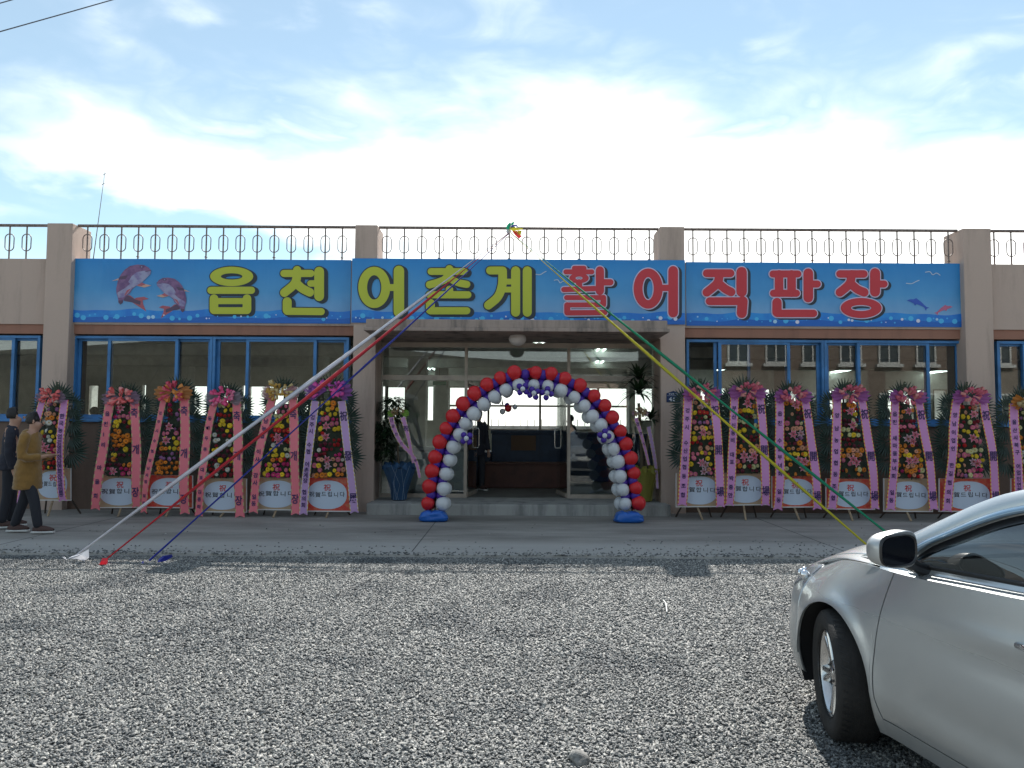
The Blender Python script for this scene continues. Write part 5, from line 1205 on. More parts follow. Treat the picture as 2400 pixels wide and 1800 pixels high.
    for (a_, r1, r2), (b2, r3, r4) in zip(tr, tr[1:]):
        for q in range(4): t_ = q / 4; pts_.append((a_.lerp(b2, t_), r1 + (r3 - r1) * t_, r2 + (r4 - r2) * t_))
    pts_.append(tr[-1])
    vs = [c_ + Vector((rx * .78 * math.cos(2*math.pi*k/n), ry * math.sin(2*math.pi*k/n), 0)) for c_, rx, ry in pts_ for k in range(n)]
    mb.add(vs, [(i*n+k, i*n+(k+1) % n, (i+1)*n+(k+1) % n, (i+1)*n+k) for i in range(len(pts_) - 1) for k in range(n)]); mb.add(vs[:n], [tuple(range(n))[::-1]]); mb.add(vs[-n:], [tuple(range(n))])
    for s in ('l', 'r'): mb.tube(spl_v([Vector(J['sh'+s]) * .9 + V[3] * .1, J['sh'+s], J['el'+s], J['wr'+s]]), [.070, .072, .071, .070, .068, .064, .061, .058, .055, .052], 12)
    if hood: mb.ball(N + Vector((-.07, 0, -.03)), .10, 14, 10, sc=(.75, 1.1, .7))
    mb.ball(N + Vector((-.01, 0, -.03)), .085, 14, 10, sc=(1, 1, .7))
    remeshed('coat', mb, coat, e, .015, .007, loc[0])
    V = [P, J['hil'], J['knl'], Vector(J['anl']) + Vector((0, 0, -.02)), J['hir'], J['knr'], Vector(J['anr']) + Vector((0, 0, -.02))]
    skinned('trousers', V, [(0,1),(1,2),(2,3),(0,4),(4,5),(5,6)], [.105, .088, .074, .062, .088, .074, .062], trousers, e)
    for s in ('l', 'r'):
        a = Vector(J['an'+s]); tz = J.get('ft'+s, 0); fa = J.get('fa'+s, 0.0)
        T = Matrix.Translation((a.x, a.y, a.z - .075)) @ Matrix.Rotation(fa, 4, 'Y')
        mb = MB(); mb.grid(lambda p_, q_: T @ Vector((-.07 + .27 * q_, .045 * math.cos(2*math.pi*p_) * (math.sin(math.pi * min(.97, max(.06, q_))) ** .4), .035 + (.045 + .03 * (1 - q_)) * math.sin(2*math.pi*p_) * (math.sin(math.pi * min(.97, max(.06, q_))) ** .4) * (1 if math.sin(2*math.pi*p_) > 0 else .5))), 16, 10)
        sh = mb.build('shoe', m_shoe, e); mb = MB(); mb.bbox((-.085, -.047, -.008), (.205, .047, .022), .018, 0, T); mb.build('sole', m_sole, sh)
    return e
def spl_v(p): return [Vector(q) for q in spl([tuple(x) for x in p], 3)]
def joints(lean=0.0, stride=.0, h=1.66, arm='down', sp=.09):
    k = h / 1.70; z = lambda q: q * k
    J = dict(pelvis=(0,0,z(.93)), waist=(.01+lean*.2,0,z(1.06)), chest=(.01+lean*.5,0,z(1.28)), neck=(.02+lean*.8,0,z(1.44)), head0=(.04+lean,0,z(1.50)), head1=(.055+lean,0,z(1.59)))
    for s, g_ in (('l', 1), ('r', -1)):
        J['sh'+s] = (.0+lean*.6, g_*z(.17), z(1.36)); J['hi'+s] = (0, g_*sp, z(.87))
        fx = stride * g_ ; J['kn'+s] = (fx*.5+.03, g_*sp, z(.49)); J['an'+s] = (fx, g_*sp, .095)
        if arm == 'down': J['el'+s] = (-.02+lean*.4, g_*z(.23), z(1.08)); J['wr'+s] = (.05, g_*z(.24), z(.84)); J['ha'+s] = (.07, g_*z(.24), z(.76))
        else: J['el'+s] = (.0+lean*.4, g_*z(.23), z(1.09)); J['wr'+s] = (.21+lean*.3, g_*z(.14), z(1.08)); J['ha'+s] = (.28+lean*.3, g_*z(.11), z(1.10))
    return J
f1 = gnd(60, 1250, .03); p1 = person((f1.x, f1.y, .03), 'person in a mustard hooded coat and dark trousers walking past the far left wreath', joints(lean=.03, stride=-.20, h=1.66, arm='hold'), m_coat, m_dtr, R(8), hood=True, coat_len=.30)
f2 = gnd(22, 1238, .03); p2 = person((f2.x - .05, f2.y, .03), 'person in dark navy clothes standing at the very left edge behind the mustard coat', joints(lean=.02, stride=.06, h=1.74), m_navy, m_dtr, R(35), coat_len=.12)
p3_ = at(1117, 1150, 15.9); p3 = person((p3_.x, 15.9, ZF), 'dark silhouetted person standing just inside the open left door', joints(h=1.68, stride=.05), m_navy, m_dtr, R(-60), coat_len=.2)
p4_ = at(1338, 1150, 20.4); p4 = person((p4_.x, 20.4, ZF), 'person seen from the chest up behind the tank at the right door mullion', joints(h=1.62), m_navy, m_dtr, R(200), coat_len=.1)
p5_ = at(214, 1150, 17.5); p5 = person((p5_.x, 17.5, ZF), 'person whose dark head shows low in the leftmost window', joints(h=1.70), m_navy, m_dtr, R(100), coat_len=.1)

# ================================================================== GRAVEL (real stones)
m_stone = bpy.data.materials.new('gravel_stone'); m_stone.use_nodes = True; t = m_stone.node_tree; b = t.nodes['Principled BSDF']
oi = NN(t, 'ShaderNodeObjectInfo'); r = NN(t, 'ShaderNodeValToRGB'); t.links.new(oi.outputs['Random'], r.inputs[0])
el_ = r.color_ramp.elements; el_[0].position = 0; el_[0].color = (.075, .08, .08, 1); el_[1].position = 1; el_[1].color = (.50, .485, .44, 1)
for p_, c_ in ((.28, (.115, .12, .12, 1)), (.62, (.21, .21, .20, 1)), (.9, (.36, .355, .325, 1))): q_ = el_.new(p_); q_.color = c_
tcg = NN(t, 'ShaderNodeNewGeometry'); n_ = NN(t, 'ShaderNodeTexNoise'); n_.inputs['Scale'].default_value = 1.1; n_.inputs['Detail'].default_value = 3; t.links.new(tcg.outputs['Position'], n_.inputs['Vector'])
x_ = NN(t, 'ShaderNodeMix', data_type='RGBA', blend_type='MULTIPLY'); x_.inputs['B'].default_value = (.48, .52, .56, 1); t.links.new(mrange(t, n_.outputs[0], .50, .66, 0, 1.0), x_.inputs['Factor']); t.links.new(r.outputs[0], x_.inputs['A'])
t.links.new(x_.outputs['Result'], b.inputs['Base Color']); b.inputs['Roughness'].default_value = .62
def gravel(name, poly_rows, dens, size, seed, zoff=.004, lab=None):
    mb = MB()
    for (y0, a0, b0), (y1, a1, b1) in zip(poly_rows, poly_rows[1:]): mb.add([(a0, y0, zoff), (b0, y0, zoff), (b1, y1, zoff), (a1, y1, zoff)], [(0, 1, 2, 3)])
    me = mb.mesh(name, m_stone); o = link(name, me); tag(o, lab, 'gravel', kind='stuff')
    ng = bpy.data.node_groups.new(name, 'GeometryNodeTree'); ng.interface.new_socket('Geometry', in_out='INPUT', socket_type='NodeSocketGeometry'); ng.interface.new_socket('Geometry', in_out='OUTPUT', socket_type='NodeSocketGeometry')
    A = lambda ty, **k: NN(ng, ty, **k); Lk = ng.links.new
    gi, go = A('NodeGroupInput'), A('NodeGroupOutput')
    ds = A('GeometryNodeDistributePointsOnFaces'); ds.inputs['Density'].default_value = dens; ds.inputs['Seed'].default_value = seed; Lk(gi.outputs[0], ds.inputs['Mesh'])
    join = A('GeometryNodeGeometryToInstance')
    for k in range(6):
        ic = A('GeometryNodeMeshIcoSphere'); ic.inputs['Radius'].default_value = 1.0; ic.inputs['Subdivisions'].default_value = 1
        pos = A('GeometryNodeInputPosition'); nn = A('ShaderNodeTexNoise'); nn.inputs['Scale'].default_value = 1.1; va = A('ShaderNodeVectorMath', operation='ADD'); va.inputs[1].default_value = (k * 7.3, k * 3.1, seed)
        Lk(pos.outputs[0], va.inputs[0]); Lk(va.outputs[0], nn.inputs['Vector']); vs = A('ShaderNodeVectorMath', operation='SUBTRACT'); Lk(nn.outputs['Color'], vs.inputs[0]); vs.inputs[1].default_value = (.5, .5, .5)
        vm = A('ShaderNodeVectorMath', operation='SCALE'); Lk(vs.outputs[0], vm.inputs[0]); vm.inputs['Scale'].default_value = 2.2
        sp = A('GeometryNodeSetPosition'); Lk(ic.outputs['Mesh'], sp.inputs['Geometry']); Lk(vm.outputs[0], sp.inputs['Offset'])
        sm = A('GeometryNodeSetMaterial'); sm.inputs['Material'].default_value = m_stone; Lk(sp.outputs[0], sm.inputs['Geometry']); Lk(sm.outputs[0], join.inputs[0])
    ip = A('GeometryNodeInstanceOnPoints'); Lk(ds.outputs['Points'], ip.inputs['Points']); Lk(join.outputs[0], ip.inputs['Instance']); ip.inputs['Pick Instance'].default_value = True
    rv = A('FunctionNodeRandomValue', data_type='FLOAT_VECTOR'); rv.inputs['Min'].default_value = (-.55, -.55, 0); rv.inputs['Max'].default_value = (.55, .55, 6.28); rv.inputs['Seed'].default_value = seed
    ri = A('FunctionNodeRandomValue', data_type='INT'); ri.inputs['Min'].default_value if False else None
    for i_, s_ in enumerate(ri.inputs):
        if s_.type == 'INT' and s_.name == 'Min': s_.default_value = 0
        if s_.type == 'INT' and s_.name == 'Max': s_.default_value = 5
    io = [o_ for o_ in ri.outputs if o_.type == 'INT'][0]; Lk(io, ip.inputs['Instance Index'])
    rs = A('FunctionNodeRandomValue', data_type='FLOAT_VECTOR'); rs.inputs['Min'].default_value = (size * .55, size * .42, size * .30); rs.inputs['Max'].default_value = (size * 1.4, size * .95, size * .72); rs.inputs['Seed'].default_value = seed + 3
    rot = A('FunctionNodeEulerToRotation'); Lk(rv.outputs[0], rot.inputs[0]); Lk(rot.outputs[0], ip.inputs['Rotation']); Lk(rs.outputs[0], ip.inputs['Scale'])
    Lk(ip.outputs[0], go.inputs[0]); mo = o.modifiers.new('scatter', 'NODES'); mo.node_group = ng
    return o
def row(y, m=1.0): h = .72 * y + m; return (y, -h, h)
gravel('gravel', [row(2.4), row(3.6), row(5.2)], 4500, .0106, 1, .006, 'grey crushed gravel in the sunlit foreground')
gravel('gravel', [row(5.2), row(7.2), row(9.08)], 3300, .0116, 2, .006, 'grey crushed gravel running up to the concrete apron')
gravel('gravel', [row(9.08, 1.5), row(9.32, 1.5)], 420, .0150, 3, .034, 'stones kicked onto the edge of the concrete apron')
gravel('gravel', [row(9.32, 1.0), row(9.75, 1.0)], 42, .0140, 4, .034, 'stray stones scattered over the pale edge of the apron')
gravel('gravel', [(9.3, .8, 7.5), (10.4, 1.6, 8.6)], 26, .0140, 5, .034, 'stray stones scattered over the apron on the right side')
gravel('gravel', [row(9.7, 1.0), row(12.4, 1.0)], 1.6, .0125, 6, .034, 'a few lone stones lying on the grey concrete apron')
# one larger rock and a white stick
gr = gnd(1355, 1788); bm = bmesh.new(); bmesh.ops.create_icosphere(bm, subdivisions=3, radius=.048)
for v in bm.verts: v.co *= 1 + .55 * noise.noise(v.co * 16); v.co.z *= .75
me = bpy.data.meshes.new('rock'); bm.to_mesh(me); bm.free(); me.materials.append(M('rock_grey', (.25, .245, .23), .85, var=.5, vs=30)); tag(link('rock', me, None, gr + Vector((0, 0, .02))), 'larger pale grey rock among the gravel at the bottom edge', 'rock')
a, b_ = gnd(1555, 1407, .03), gnd(1563, 1434, .03); c = (a + b_) / 2; mb = MB(); mb.tube([a - c, (a - c) * .2 + Vector((.01, 0, .01)), b_ - c], .006, 6)
tag(mb.build('stick', M('white_stick', (.75, .74, .7), .5), loc=c), 'thin white stick lying on the gravel right of centre', 'stick')
# ================================================================== SILVER CAR
# own frame: x forward from the front axle, y to the left, z up
def lerp(a, b, t): return a + (b - a) * t
def sstep(a, b, x): t = min(1, max(0, (x - a) / (b - a))); return t * t * (3 - 2 * t)
def interp(tab, x):
    if x <= tab[0][0]: return tab[0][1:]
    for p, q in zip(tab, tab[1:]):
        if x <= q[0]: t = (x - p[0]) / (q[0] - p[0]); return tuple(lerp(a, b, t) for a, b in zip(p[1:], q[1:]))
    return tab[-1][1:]
def cr(tab, x):   # smooth interpolation through a table sorted by first value
    n = len(tab); i = 0
    while i < n - 2 and x > tab[i+1][0]: i += 1
    p1_, p2_ = tab[i], tab[i+1]; p0 = tab[max(i-1, 0)]; p3 = tab[min(i+2, n-1)]; t = min(1, max(0, (x - p1_[0]) / (p2_[0] - p1_[0]))); out = []
    for k in range(1, len(p1_)):
        h = p2_[0] - p1_[0]; m1_ = (p2_[k] - p0[k]) / max(1e-6, p2_[0] - p0[0]) * h; m2_ = (p3[k] - p1_[k]) / max(1e-6, p3[0] - p1_[0]) * h
        out.append((2*t**3 - 3*t*t + 1)*p1_[k] + (t**3 - 2*t*t + t)*m1_ + (-2*t**3 + 3*t*t)*p2_[k] + (t**3 - t*t)*m2_)
    return out
XF, XRr = .36, -3.10
SHT = [(-3.1, .985), (-2.4, .985), (-1.6, .965), (-1.0, .935), (-.5, .908), (-.2, .893), (.1, .862), (.36, .80)]
def Sh(x): return cr(SHT, x)[0]
def inw(x): return .030 + .155 * sstep(-.65, .36, x) + .05 * sstep(-2.4, -3.1, x)
def Wd(x, z):
    w_ = .888 - .010 * (x + 1.2) ** 2 * (1 if x < 0 else 1)
    if x > 0: w_ -= .34 * x * x
    if x < -2.7: w_ -= .20 * (x + 2.7) ** 2
    if z < .36: w_ -= .050 * ((.36 - z) / .19) ** 1.6
    s = Sh(x); h = (z - .55) / (s - .55)
    if h > 0: w_ -= inw(x) * min(h, 1.05) ** 2.3
    for ax in (0.0, -2.70):
        d = math.hypot(x - ax, z - .31) - .36
        if z > .12: w_ += .016 * math.exp(-(max(0, d) / .055) ** 2)
    zc = .74 + (-x - .3) * .035       # character line climbing to the tail
    k = sstep(-.55, -1.2, x)
    w_ += k * (.012 * math.exp(-((z - zc) / .035) ** 2) - .012 * math.exp(-((z - zc + .10) / .06) ** 2))
    w_ -= .010 * sstep(-.5, -.9, x) * sstep(-2.4, -2.1, x) * math.exp(-((z - .40) / .07) ** 2)
    return w_
def side(x, z): return Vector((x, Wd(x, z), z))
def arch_low(x, base):
    for ax in (0.0, -2.70):
        if abs(x - ax) < .358: return .31 + math.sqrt(max(0, .358**2 - (x - ax)**2)) if True else base
    return base
FDX = [(.17, -.43), (.27, -.405), (.35, -.385), (.5, -.378), (.7, -.412), (.80, -.44), (.95, -.485)]   # front door leading edge
def fdx(z): return cr(FDX, z)[0]
BPX = lambda z: -1.50 - .05 * (z - .5)
RDX = [(.17, -2.35), (.35, -2.33), (.5, -2.32), (.66, -2.36), (.8, -2.44), (.98, -2.55)]
def rdx(z): return cr(RDX, z)[0]
m_paint = bpy.data.materials.new('silver_car_paint'); m_paint.use_nodes = True; t = m_paint.node_tree; b = t.nodes['Principled BSDF']
b.inputs['Base Color'].default_value = (.40, .42, .42, 1); b.inputs['Metallic'].default_value = .58; b.inputs['Roughness'].default_value = .36; b.inputs['Coat Weight'].default_value = .8; b.inputs['Coat Roughness'].default_value = .06
gn = NN(t, 'ShaderNodeTexCoord'); n1 = NN(t, 'ShaderNodeTexNoise'); n1.inputs['Scale'].default_value = 900; t.links.new(gn.outputs['Object'], n1.inputs['Vector'])
n2 = NN(t, 'ShaderNodeTexNoise'); n2.inputs['Scale'].default_value = 3; n2.inputs['Detail'].default_value = 7; t.links.new(gn.outputs['Object'], n2.inputs['Vector'])
sp = NN(t, 'ShaderNodeSeparateXYZ'); t.links.new(gn.outputs['Object'], sp.inputs[0])
dust = mth(t, 'MULTIPLY', mrange(t, sp.outputs[2], .75, .15, 0, .42), mrange(t, n2.outputs[0], .3, .7, .5, 1))
xx = NN(t, 'ShaderNodeMix', data_type='RGBA'); xx.inputs['A'].default_value = (.50, .525, .53, 1); xx.inputs['B'].default_value = (.30, .28, .25, 1); t.links.new(dust, xx.inputs['Factor']); t.links.new(xx.outputs['Result'], b.inputs['Base Color'])
t.links.new(mth(t, 'ADD', mth(t, 'MULTIPLY', dust, .5), .27), b.inputs['Roughness']); bp = NN(t, 'ShaderNodeBump'); bp.inputs['Strength'].default_value = .12; bp.inputs['Distance'].default_value = .001; t.links.new(n1.outputs[0], bp.inputs['Height']); t.links.new(bp.outputs[0], b.inputs['Normal'])
m_trim = M('black_trim', (.012, .012, .014), .35, coat=.3); m_liner = M('wheel_well_liner', (.008, .008, .009), .9); m_chrome = M('chrome', (.78, .80, .82), .07, metal=1); m_vis = M('smoked_visor', (.16, .26, .36), .07, metal=.4, coat=1.0)
m_cglass = glass('tinted_car_glass', (.11, .13, .14), 2.4); m_wglass = glass('windscreen_glass', (.78, .82, .80), 1.8)
m_tyre = M('tyre_rubber', (.020, .019, .018), .82, var=.4, vs=9, bump=.3, bs=120); m_alloy = M('alloy_rim', (.62, .62, .62), .24, metal=1, var=.15, vs=12); m_head = M('headlight_lens', (.42, .46, .50), .05, coat=1, spec=.8, alpha=.35); m_hin = M('headlight_reflector', (.22, .23, .25), .25, metal=.8)
m_seat = M('dark_seat', (.03, .028, .03), .8); m_tail = M('red_lens', (.35, .01, .01), .15, coat=1); m_plate = M('number_plate', (.62, .64, .62), .4); m_mir = M('mirror_glass', (.006, .007, .012), .12, spec=.35)  # mirror glass: its dark reflection is painted in as a near-black base colour
def solid(o, th=.012):
    c_ = Vector((-1.35, 0, .55)); sgn = sum((p.normal.dot(p.center - c_) * p.area) for p in o.data.polygons)
    m = o.modifiers.new('thickness', 'SOLIDIFY'); m.thickness = th; m.offset = -1 if sgn > 0 else 1; m.use_rim = True   # thickness always grows inwards
    return o
car_root = None
def car_parts(root):
    """all parts; both sides"""
    def panel(name, fn, nu, nv, mirror, par=root, mat=m_paint, th=.014, smooth=True):
        mb = MB(); g_ = fn if not mirror else (lambda a, b_: (lambda p: Vector((p.x, -p.y, p.z)))(fn(a, b_)))
        mb.grid(g_ if not mirror else (lambda a, b_: g_(1 - a, b_)), nu, nv, smooth=smooth)
        if th:   # folded edge, its vertices not shared so that the edge stays crisp
            V_ = mb.v[:]; W_ = nv + 1; idx = [[i * W_ for i in range(nu + 1)], [i * W_ + nv for i in range(nu + 1)], list(range(W_)), [nu * W_ + j for j in range(W_)]]
            for q, line in enumerate(idx):
                vs = []
                for i in line: p = Vector(V_[i]); vs += [p, p - Vector((0, math.copysign(th, p.y), 0))]
                mb.add(vs, [((2*k, 2*k+1, 2*k+3, 2*k+2) if q in (1, 2) else (2*k, 2*k+2, 2*k+3, 2*k+1)) for k in range(len(line) - 1)], 0, True)
        return mb.build(name, mat, par)
    for mir in (False, True):
        def cols(xa, xb, lo, hi, cut_lo=None):
            def fn(a, b_):
                zA = lo(lerp(xa(.3), xb(.3), a)); x0 = lerp(xa(.3), xb(.3), a); zt_ = hi(x0); z = lerp(zA, zt_, b_)
                x = lerp(xa(z), xb(z), a); lo2, hi2 = lo(x), hi(x); z = lerp(lo2, hi2, b_); x = lerp(xa(z), xb(z), a)
                return side(x, z)
            return fn
        c = lambda v: (lambda z: v)
        # front wing: ahead of the door, over the arch
        NC = 60
        def ff(a, b_):
            k = round(a * NC)
            if k <= 6: z = lerp(.17, Sh(-.40), b_); x = lerp(fdx(z) + .004, -.3582, k / 6); return side(x, lerp(.17, Sh(x), b_))
            x = lerp(-.3578, .3578, (1 - math.cos(math.pi * (k - 7) / (NC - 7))) / 2); return side(x, lerp(arch_low(x, .2), Sh(x), b_))
        panel('front_fender', ff, NC, 22, mir)
        panel('front_door', cols(lambda z: -1.50 - .05*(z-.5) + .003, lambda z: fdx(z) - .003, lambda x: .252, Sh), 30, 26, mir)
        panel('rear_door', cols(lambda z: rdx(z) + .003, lambda z: -1.50 - .05*(z-.5) - .003, lambda x: .252, Sh), 24, 20, mir)
        panel('side_sill', cols(c(-2.335), lambda z: -.405, lambda x: .17, lambda x: .247), 24, 5, mir)
        panel('rear_quarter', cols(c(-2.341), lambda z: rdx(z) - .003, lambda x: .17, Sh), 3, 16, mir)
        panel('rear_quarter', cols(c(-3.058), c(-2.342), lambda x: arch_low(max(-3.0575, min(-2.3425, x)), .2), Sh), 40, 12, mir)
        # ledge under the side glass
        def ledge(a, b_):
            x = lerp(-3.0, -.33, a); s = Sh(x); w1 = Wd(x, s); zb_ = s + .033; return Vector((x, lerp(w1, .795 if x < -.4 else lerp(.795, .80, 1), b_), (s + .001 + .016 * b_ / .85) if b_ < .85 else lerp(s + .017, zb_ + .006, (b_ - .85) / .15)))
        panel('belt_moulding', ledge, 50, 12, mir, th=0)
        # wheel wells
        for ax in (0, -2.70):
            mb = MB(); n = 20; vs = []
            for k in range(n + 1):
                a = math.pi * (1.12 - 1.24 * k / n); r0 = .37
                for y in (.872 if False else Wd(ax + .3575 * math.cos(a) * .99, max(.2, .31 + .3575 * math.sin(a))) - .006, .60): vs.append(Vector((ax + r0 * math.cos(a), (y if not mir else -y), .31 + r0 * math.sin(a))))
            mb.add(vs, [(2*k, 2*k+1, 2*k+3, 2*k+2) for k in range(n)], 0, True)
            s_ = 1 if not mir else -1; mb.box((ax - .40, min(s_*.58, s_*.60), .15), (ax + .40, max(s_*.58, s_*.60), .72)); mb.build('wheel_well', m_liner, root)
    # ---- front fascia (bumper) wrapped round the nose
    def Lx(z): return cr([(.16, .44), (.26, .49), (.42, .535), (.55, .53), (.66, .49), (.74, .42), (.80, .35)], z)[0]
    def ztop(th): return .80 - .095 * math.sin(th) ** 1.2
    def fas(th, z, off=0.0):
        W0 = Wd(XF, min(z, .80)); L_ = Lx(z) + off; s = min(1, abs(math.sin(th))); return Vector((XF + L_ * s, (W0 + off - .28 * L_ * s) * max(0, 1 - s ** 3.4) ** .56, z))
    def bump_(a, b_):
        th = math.pi * a; thh = th if th <= math.pi/2 else math.pi - th; z = lerp(.165, ztop(thh), b_); p = fas(thh, z); return Vector((p.x, p.y if th <= math.pi/2 else -p.y, z))
    mb = MB(); mb.grid(bump_, 72, 22); solid(mb.build('front_bumper', m_paint, root), .02)
    def onf(th0, th1, z0, z1, off, nm, mat, mirror=False, n=(14, 8), zf=None):
        def fn(a, b_):
            th = lerp(th0, th1, a); lo_, hi_ = (z0(th), z1(th)); z = lerp(lo_, hi_, b_); thh = th if th <= math.pi/2 else math.pi - th; p = fas(thh, z, off); y = p.y if th <= math.pi/2 else -p.y
            return Vector((p.x, -y if mirror else y, z))
        mb = MB(); mb.grid(fn, *n); return mb.build(nm, mat, root)
    for mir in (False, True):
        o = onf(.012, .98, lambda th: .735 - .115 * sstep(0, .55, th), lambda th: ztop(th) - .004 - .03 * sstep(.7, .98, th), .009, 'headlight', m_head, mir, (20, 8)); solid(o, .004)
        o2 = onf(.03, .94, lambda th: .745 - .115 * sstep(0, .55, th), lambda th: ztop(th) - .02 - .03 * sstep(.7, .98, th), .0045, 'headlight_reflector', m_hin, mir, (16, 6))
        for th_ in (.16, .38, .62):
            p = fas(th_, .70, .0); mb = MB(); mb.ball((p.x - .004, -p.y + .002 if mir else p.y - .002, .735 - .05 * th_), .026, 14, 10); mb.build('lamp_bulb', m_chrome, root)
        onf(.55, .95, lambda th: .27, lambda th: .36, .004, 'fog_light_recess', m_trim, mir, (8, 4))
    onf(1.13, math.pi - 1.13, lambda th: .62, lambda th: .685, .006, 'upper_grille', m_trim, False, (16, 4)); onf(.98, math.pi - .98, lambda th: .25, lambda th: .47, .005, 'lower_grille', m_trim, False, (20, 6))
    onf(1.10, math.pi - 1.10, lambda th: .687, lambda th: .699, .010, 'grille_chrome', m_chrome, False, (20, 2))
    p = fas(math.pi/2, .50, .012); mb = MB(); mb.bbox((p.x - .004, -.26, .50), (p.x + .008, .26, .61), .003); pl_ = mb.build('number_plate', m_plate, root)
    g = MB()
    for j, ch in enumerate('04보7182'): put_glyph(g, ch, Vector((p.x + .0095, -.21 + .07 * j, .555)), .062, .075, 0, .02, X=Vector((0, 1, 0)))
    g.build('lettering', m_txb, pl_)
    # ---- hood: Coons patch between fascia top, wings and cowl
    def cowl(a):  y = a * .785; return Vector((-.30 + .17 * (1 - a * a), y, .905 + .055 * (1 - a * a) - .0 * abs(a)))
    def frontc(a):
        th = math.acos(min(1, abs(a)) ** 1.15) if abs(a) < 1 else 0.0; z = ztop(th); p = fas(th, z); return Vector((p.x, math.copysign(p.y, a) if abs(a) > 1e-6 else 0, z))
    def sidec(b_): x = lerp(XF, -.32, b_); z = Sh(x); return Vector((x, Wd(x, z), z))
    def hood(a, b_):   # a -1..1, b 0 front .. 1 cowl
        s = (a + 1) / 2; f_ = frontc(a); c_ = cowl(a); l = sidec(b_); rgt = Vector((l.x, -l.y, l.z))
        P00, P10, P01, P11 = frontc(-1), frontc(1), cowl(-1), cowl(1)
        # side curve ends must agree with the corners
        L0, L1 = Vector((sidec(0).x, -sidec(0).y, sidec(0).z)), Vector((sidec(1).x, -sidec(1).y, sidec(1).z)); R0, R1 = sidec(0), sidec(1)
        Lc = rgt + (P00 - L0) * (1 - b_) + (P01 - L1) * b_; Rc = l + (P10 - R0) * (1 - b_) + (P11 - R1) * b_
        p = f_ * (1 - b_) + c_ * b_ + Lc * (1 - s) + Rc * s - (P00 * (1-b_)*(1-s) + P10 * (1-b_)*s + P01 * b_*(1-s) + P11 * b_*s)
        bulge = .062 * (1 - abs(a) ** 2.6) * math.sin(math.pi * min(1, b_ * .97 + .03)) ** .7 + .012 * math.exp(-((abs(a) - .55) / .12) ** 2) * math.sin(math.pi * b_)
        return p + Vector((0, 0, bulge))
    mb = MB(); mb.grid(lambda u_, v_: hood(lerp(-.845, .845, u_), lerp(.012, .985, v_)), 44, 26); solid(mb.build('hood', m_paint, root), .02)
    for s in (-1, 1):
        mb = MB(); mb.grid(lambda u_, v_: hood(lerp(.851 * s, 1.0 * s, u_) if s > 0 else lerp(-1.0, -.851, u_), v_), 6, 26); mb.build('fender_top', m_paint, root)
    mb = MB(); mb.grid(lambda u_, v_: (lambda c_: Vector((c_.x - .10 * v_ + .01, c_.y, c_.z - .012 - .015 * v_)))(cowl(lerp(-1, 1, u_))), 20, 3); mb.build('cowl_panel', m_trim, root)
    # ---- greenhouse
    RT = [(0, -.15, .925, .785), (.12, -.435, 1.062, .745), (.2, -.644, 1.168, .715), (.27, -.80, 1.246, .69), (.33, -.946, 1.303, .665), (.45, -1.30, 1.385, .622), (.58, -1.75, 1.428, .592), (.70, -2.2, 1.422, .588), (.84, -2.72, 1.335, .605), (.93, -3.05, 1.195, .64), (1, -3.28, 1.075, .68)]
    DT = [(0, -.50, .955, .785), (.12, -.62, 1.045, .762), (.2, -.76, 1.115, .735), (.27, -.90, 1.180, .712), (.33, -1.03, 1.226, .690), (.45, -1.36, 1.300, .655), (.58, -1.78, 1.340, .632), (.70, -2.2, 1.332, .634), (.84, -2.60, 1.235, .668), (.93, -2.82, 1.12, .715), (1, -2.95, 1.02, .77)]
    rt = lambda q: Vector(cr(RT, q)); dt = lambda q: Vector(cr(DT, q))
    def xyz(v): return Vector((v[0], v[2], v[1]))
    for s in (1, -1):
        S = (lambda p: Vector((p.x, p.y * s, p.z)))
        def pil(a, b_):
            A_, D_ = xyz(rt(a)), xyz(dt(a)); p = A_.lerp(D_, b_); return S(p + Vector((0, .014 * math.sin(math.pi * b_), .008 * math.sin(math.pi * b_))))
        mb = MB(); mb.grid(pil, 60, 8); mb.build('roof_rail', m_paint, root)
        # base of the A pillar down to the wing
        mb = MB(); P_ = [Vector((-.15, .785, .925)), Vector((-.32, .80, .925)), Vector((-.50, .785, .955))]
        mb.poly([S(Vector((-.15, .786, .923))), S(Vector((-.50, .787, .955))), S(Vector((-.50, .80, .935))), S(Vector((-.30, .802, .922)))]); mb.build('pillar_base', m_trim, root)
        def vis(a, b_):
            q = lerp(.05, .96, a); D_, A_ = xyz(dt(q)), xyz(rt(q)); p = D_.lerp(A_, -.02 + .34 * b_); return S(p + Vector((0, .030 - .008 * b_ + .012 * math.sin(math.pi * b_), .004)))
        mb = MB(); mb.grid(vis, 60, 5); solid(mb.build('window_visor', m_vis, root), .004)
        def frm(a, b_):
            q = lerp(.0, 1, a); D_ = xyz(dt(q)); k = Vector((-1.7, .70, 1.0)); d = (k - D_); d.y = 0; d.normalize(); p = D_ + d * .055 * b_ + Vector((0, .0, 0)); p.y = D_.y + (D_.z - p.z) * .40 - .004; return S(p + Vector((0, .004, 0)))
        mb = MB(); mb.grid(frm, 50, 2); mb.build('door_frame', m_trim, root)
        def gl(a, b_):
            q = a; D_ = xyz(dt(q)); x = lerp(-.50, -2.95, ((-D_.x) - .50) / 2.45); B_ = Vector((x, .788, Sh(x) + .03)); p = B_.lerp(D_, b_); p.y += .012 * math.sin(math.pi * b_) - .008; return S(p)
        mb = MB(); mb.grid(gl, 40, 8); mb.build('side_window', m_cglass, root)
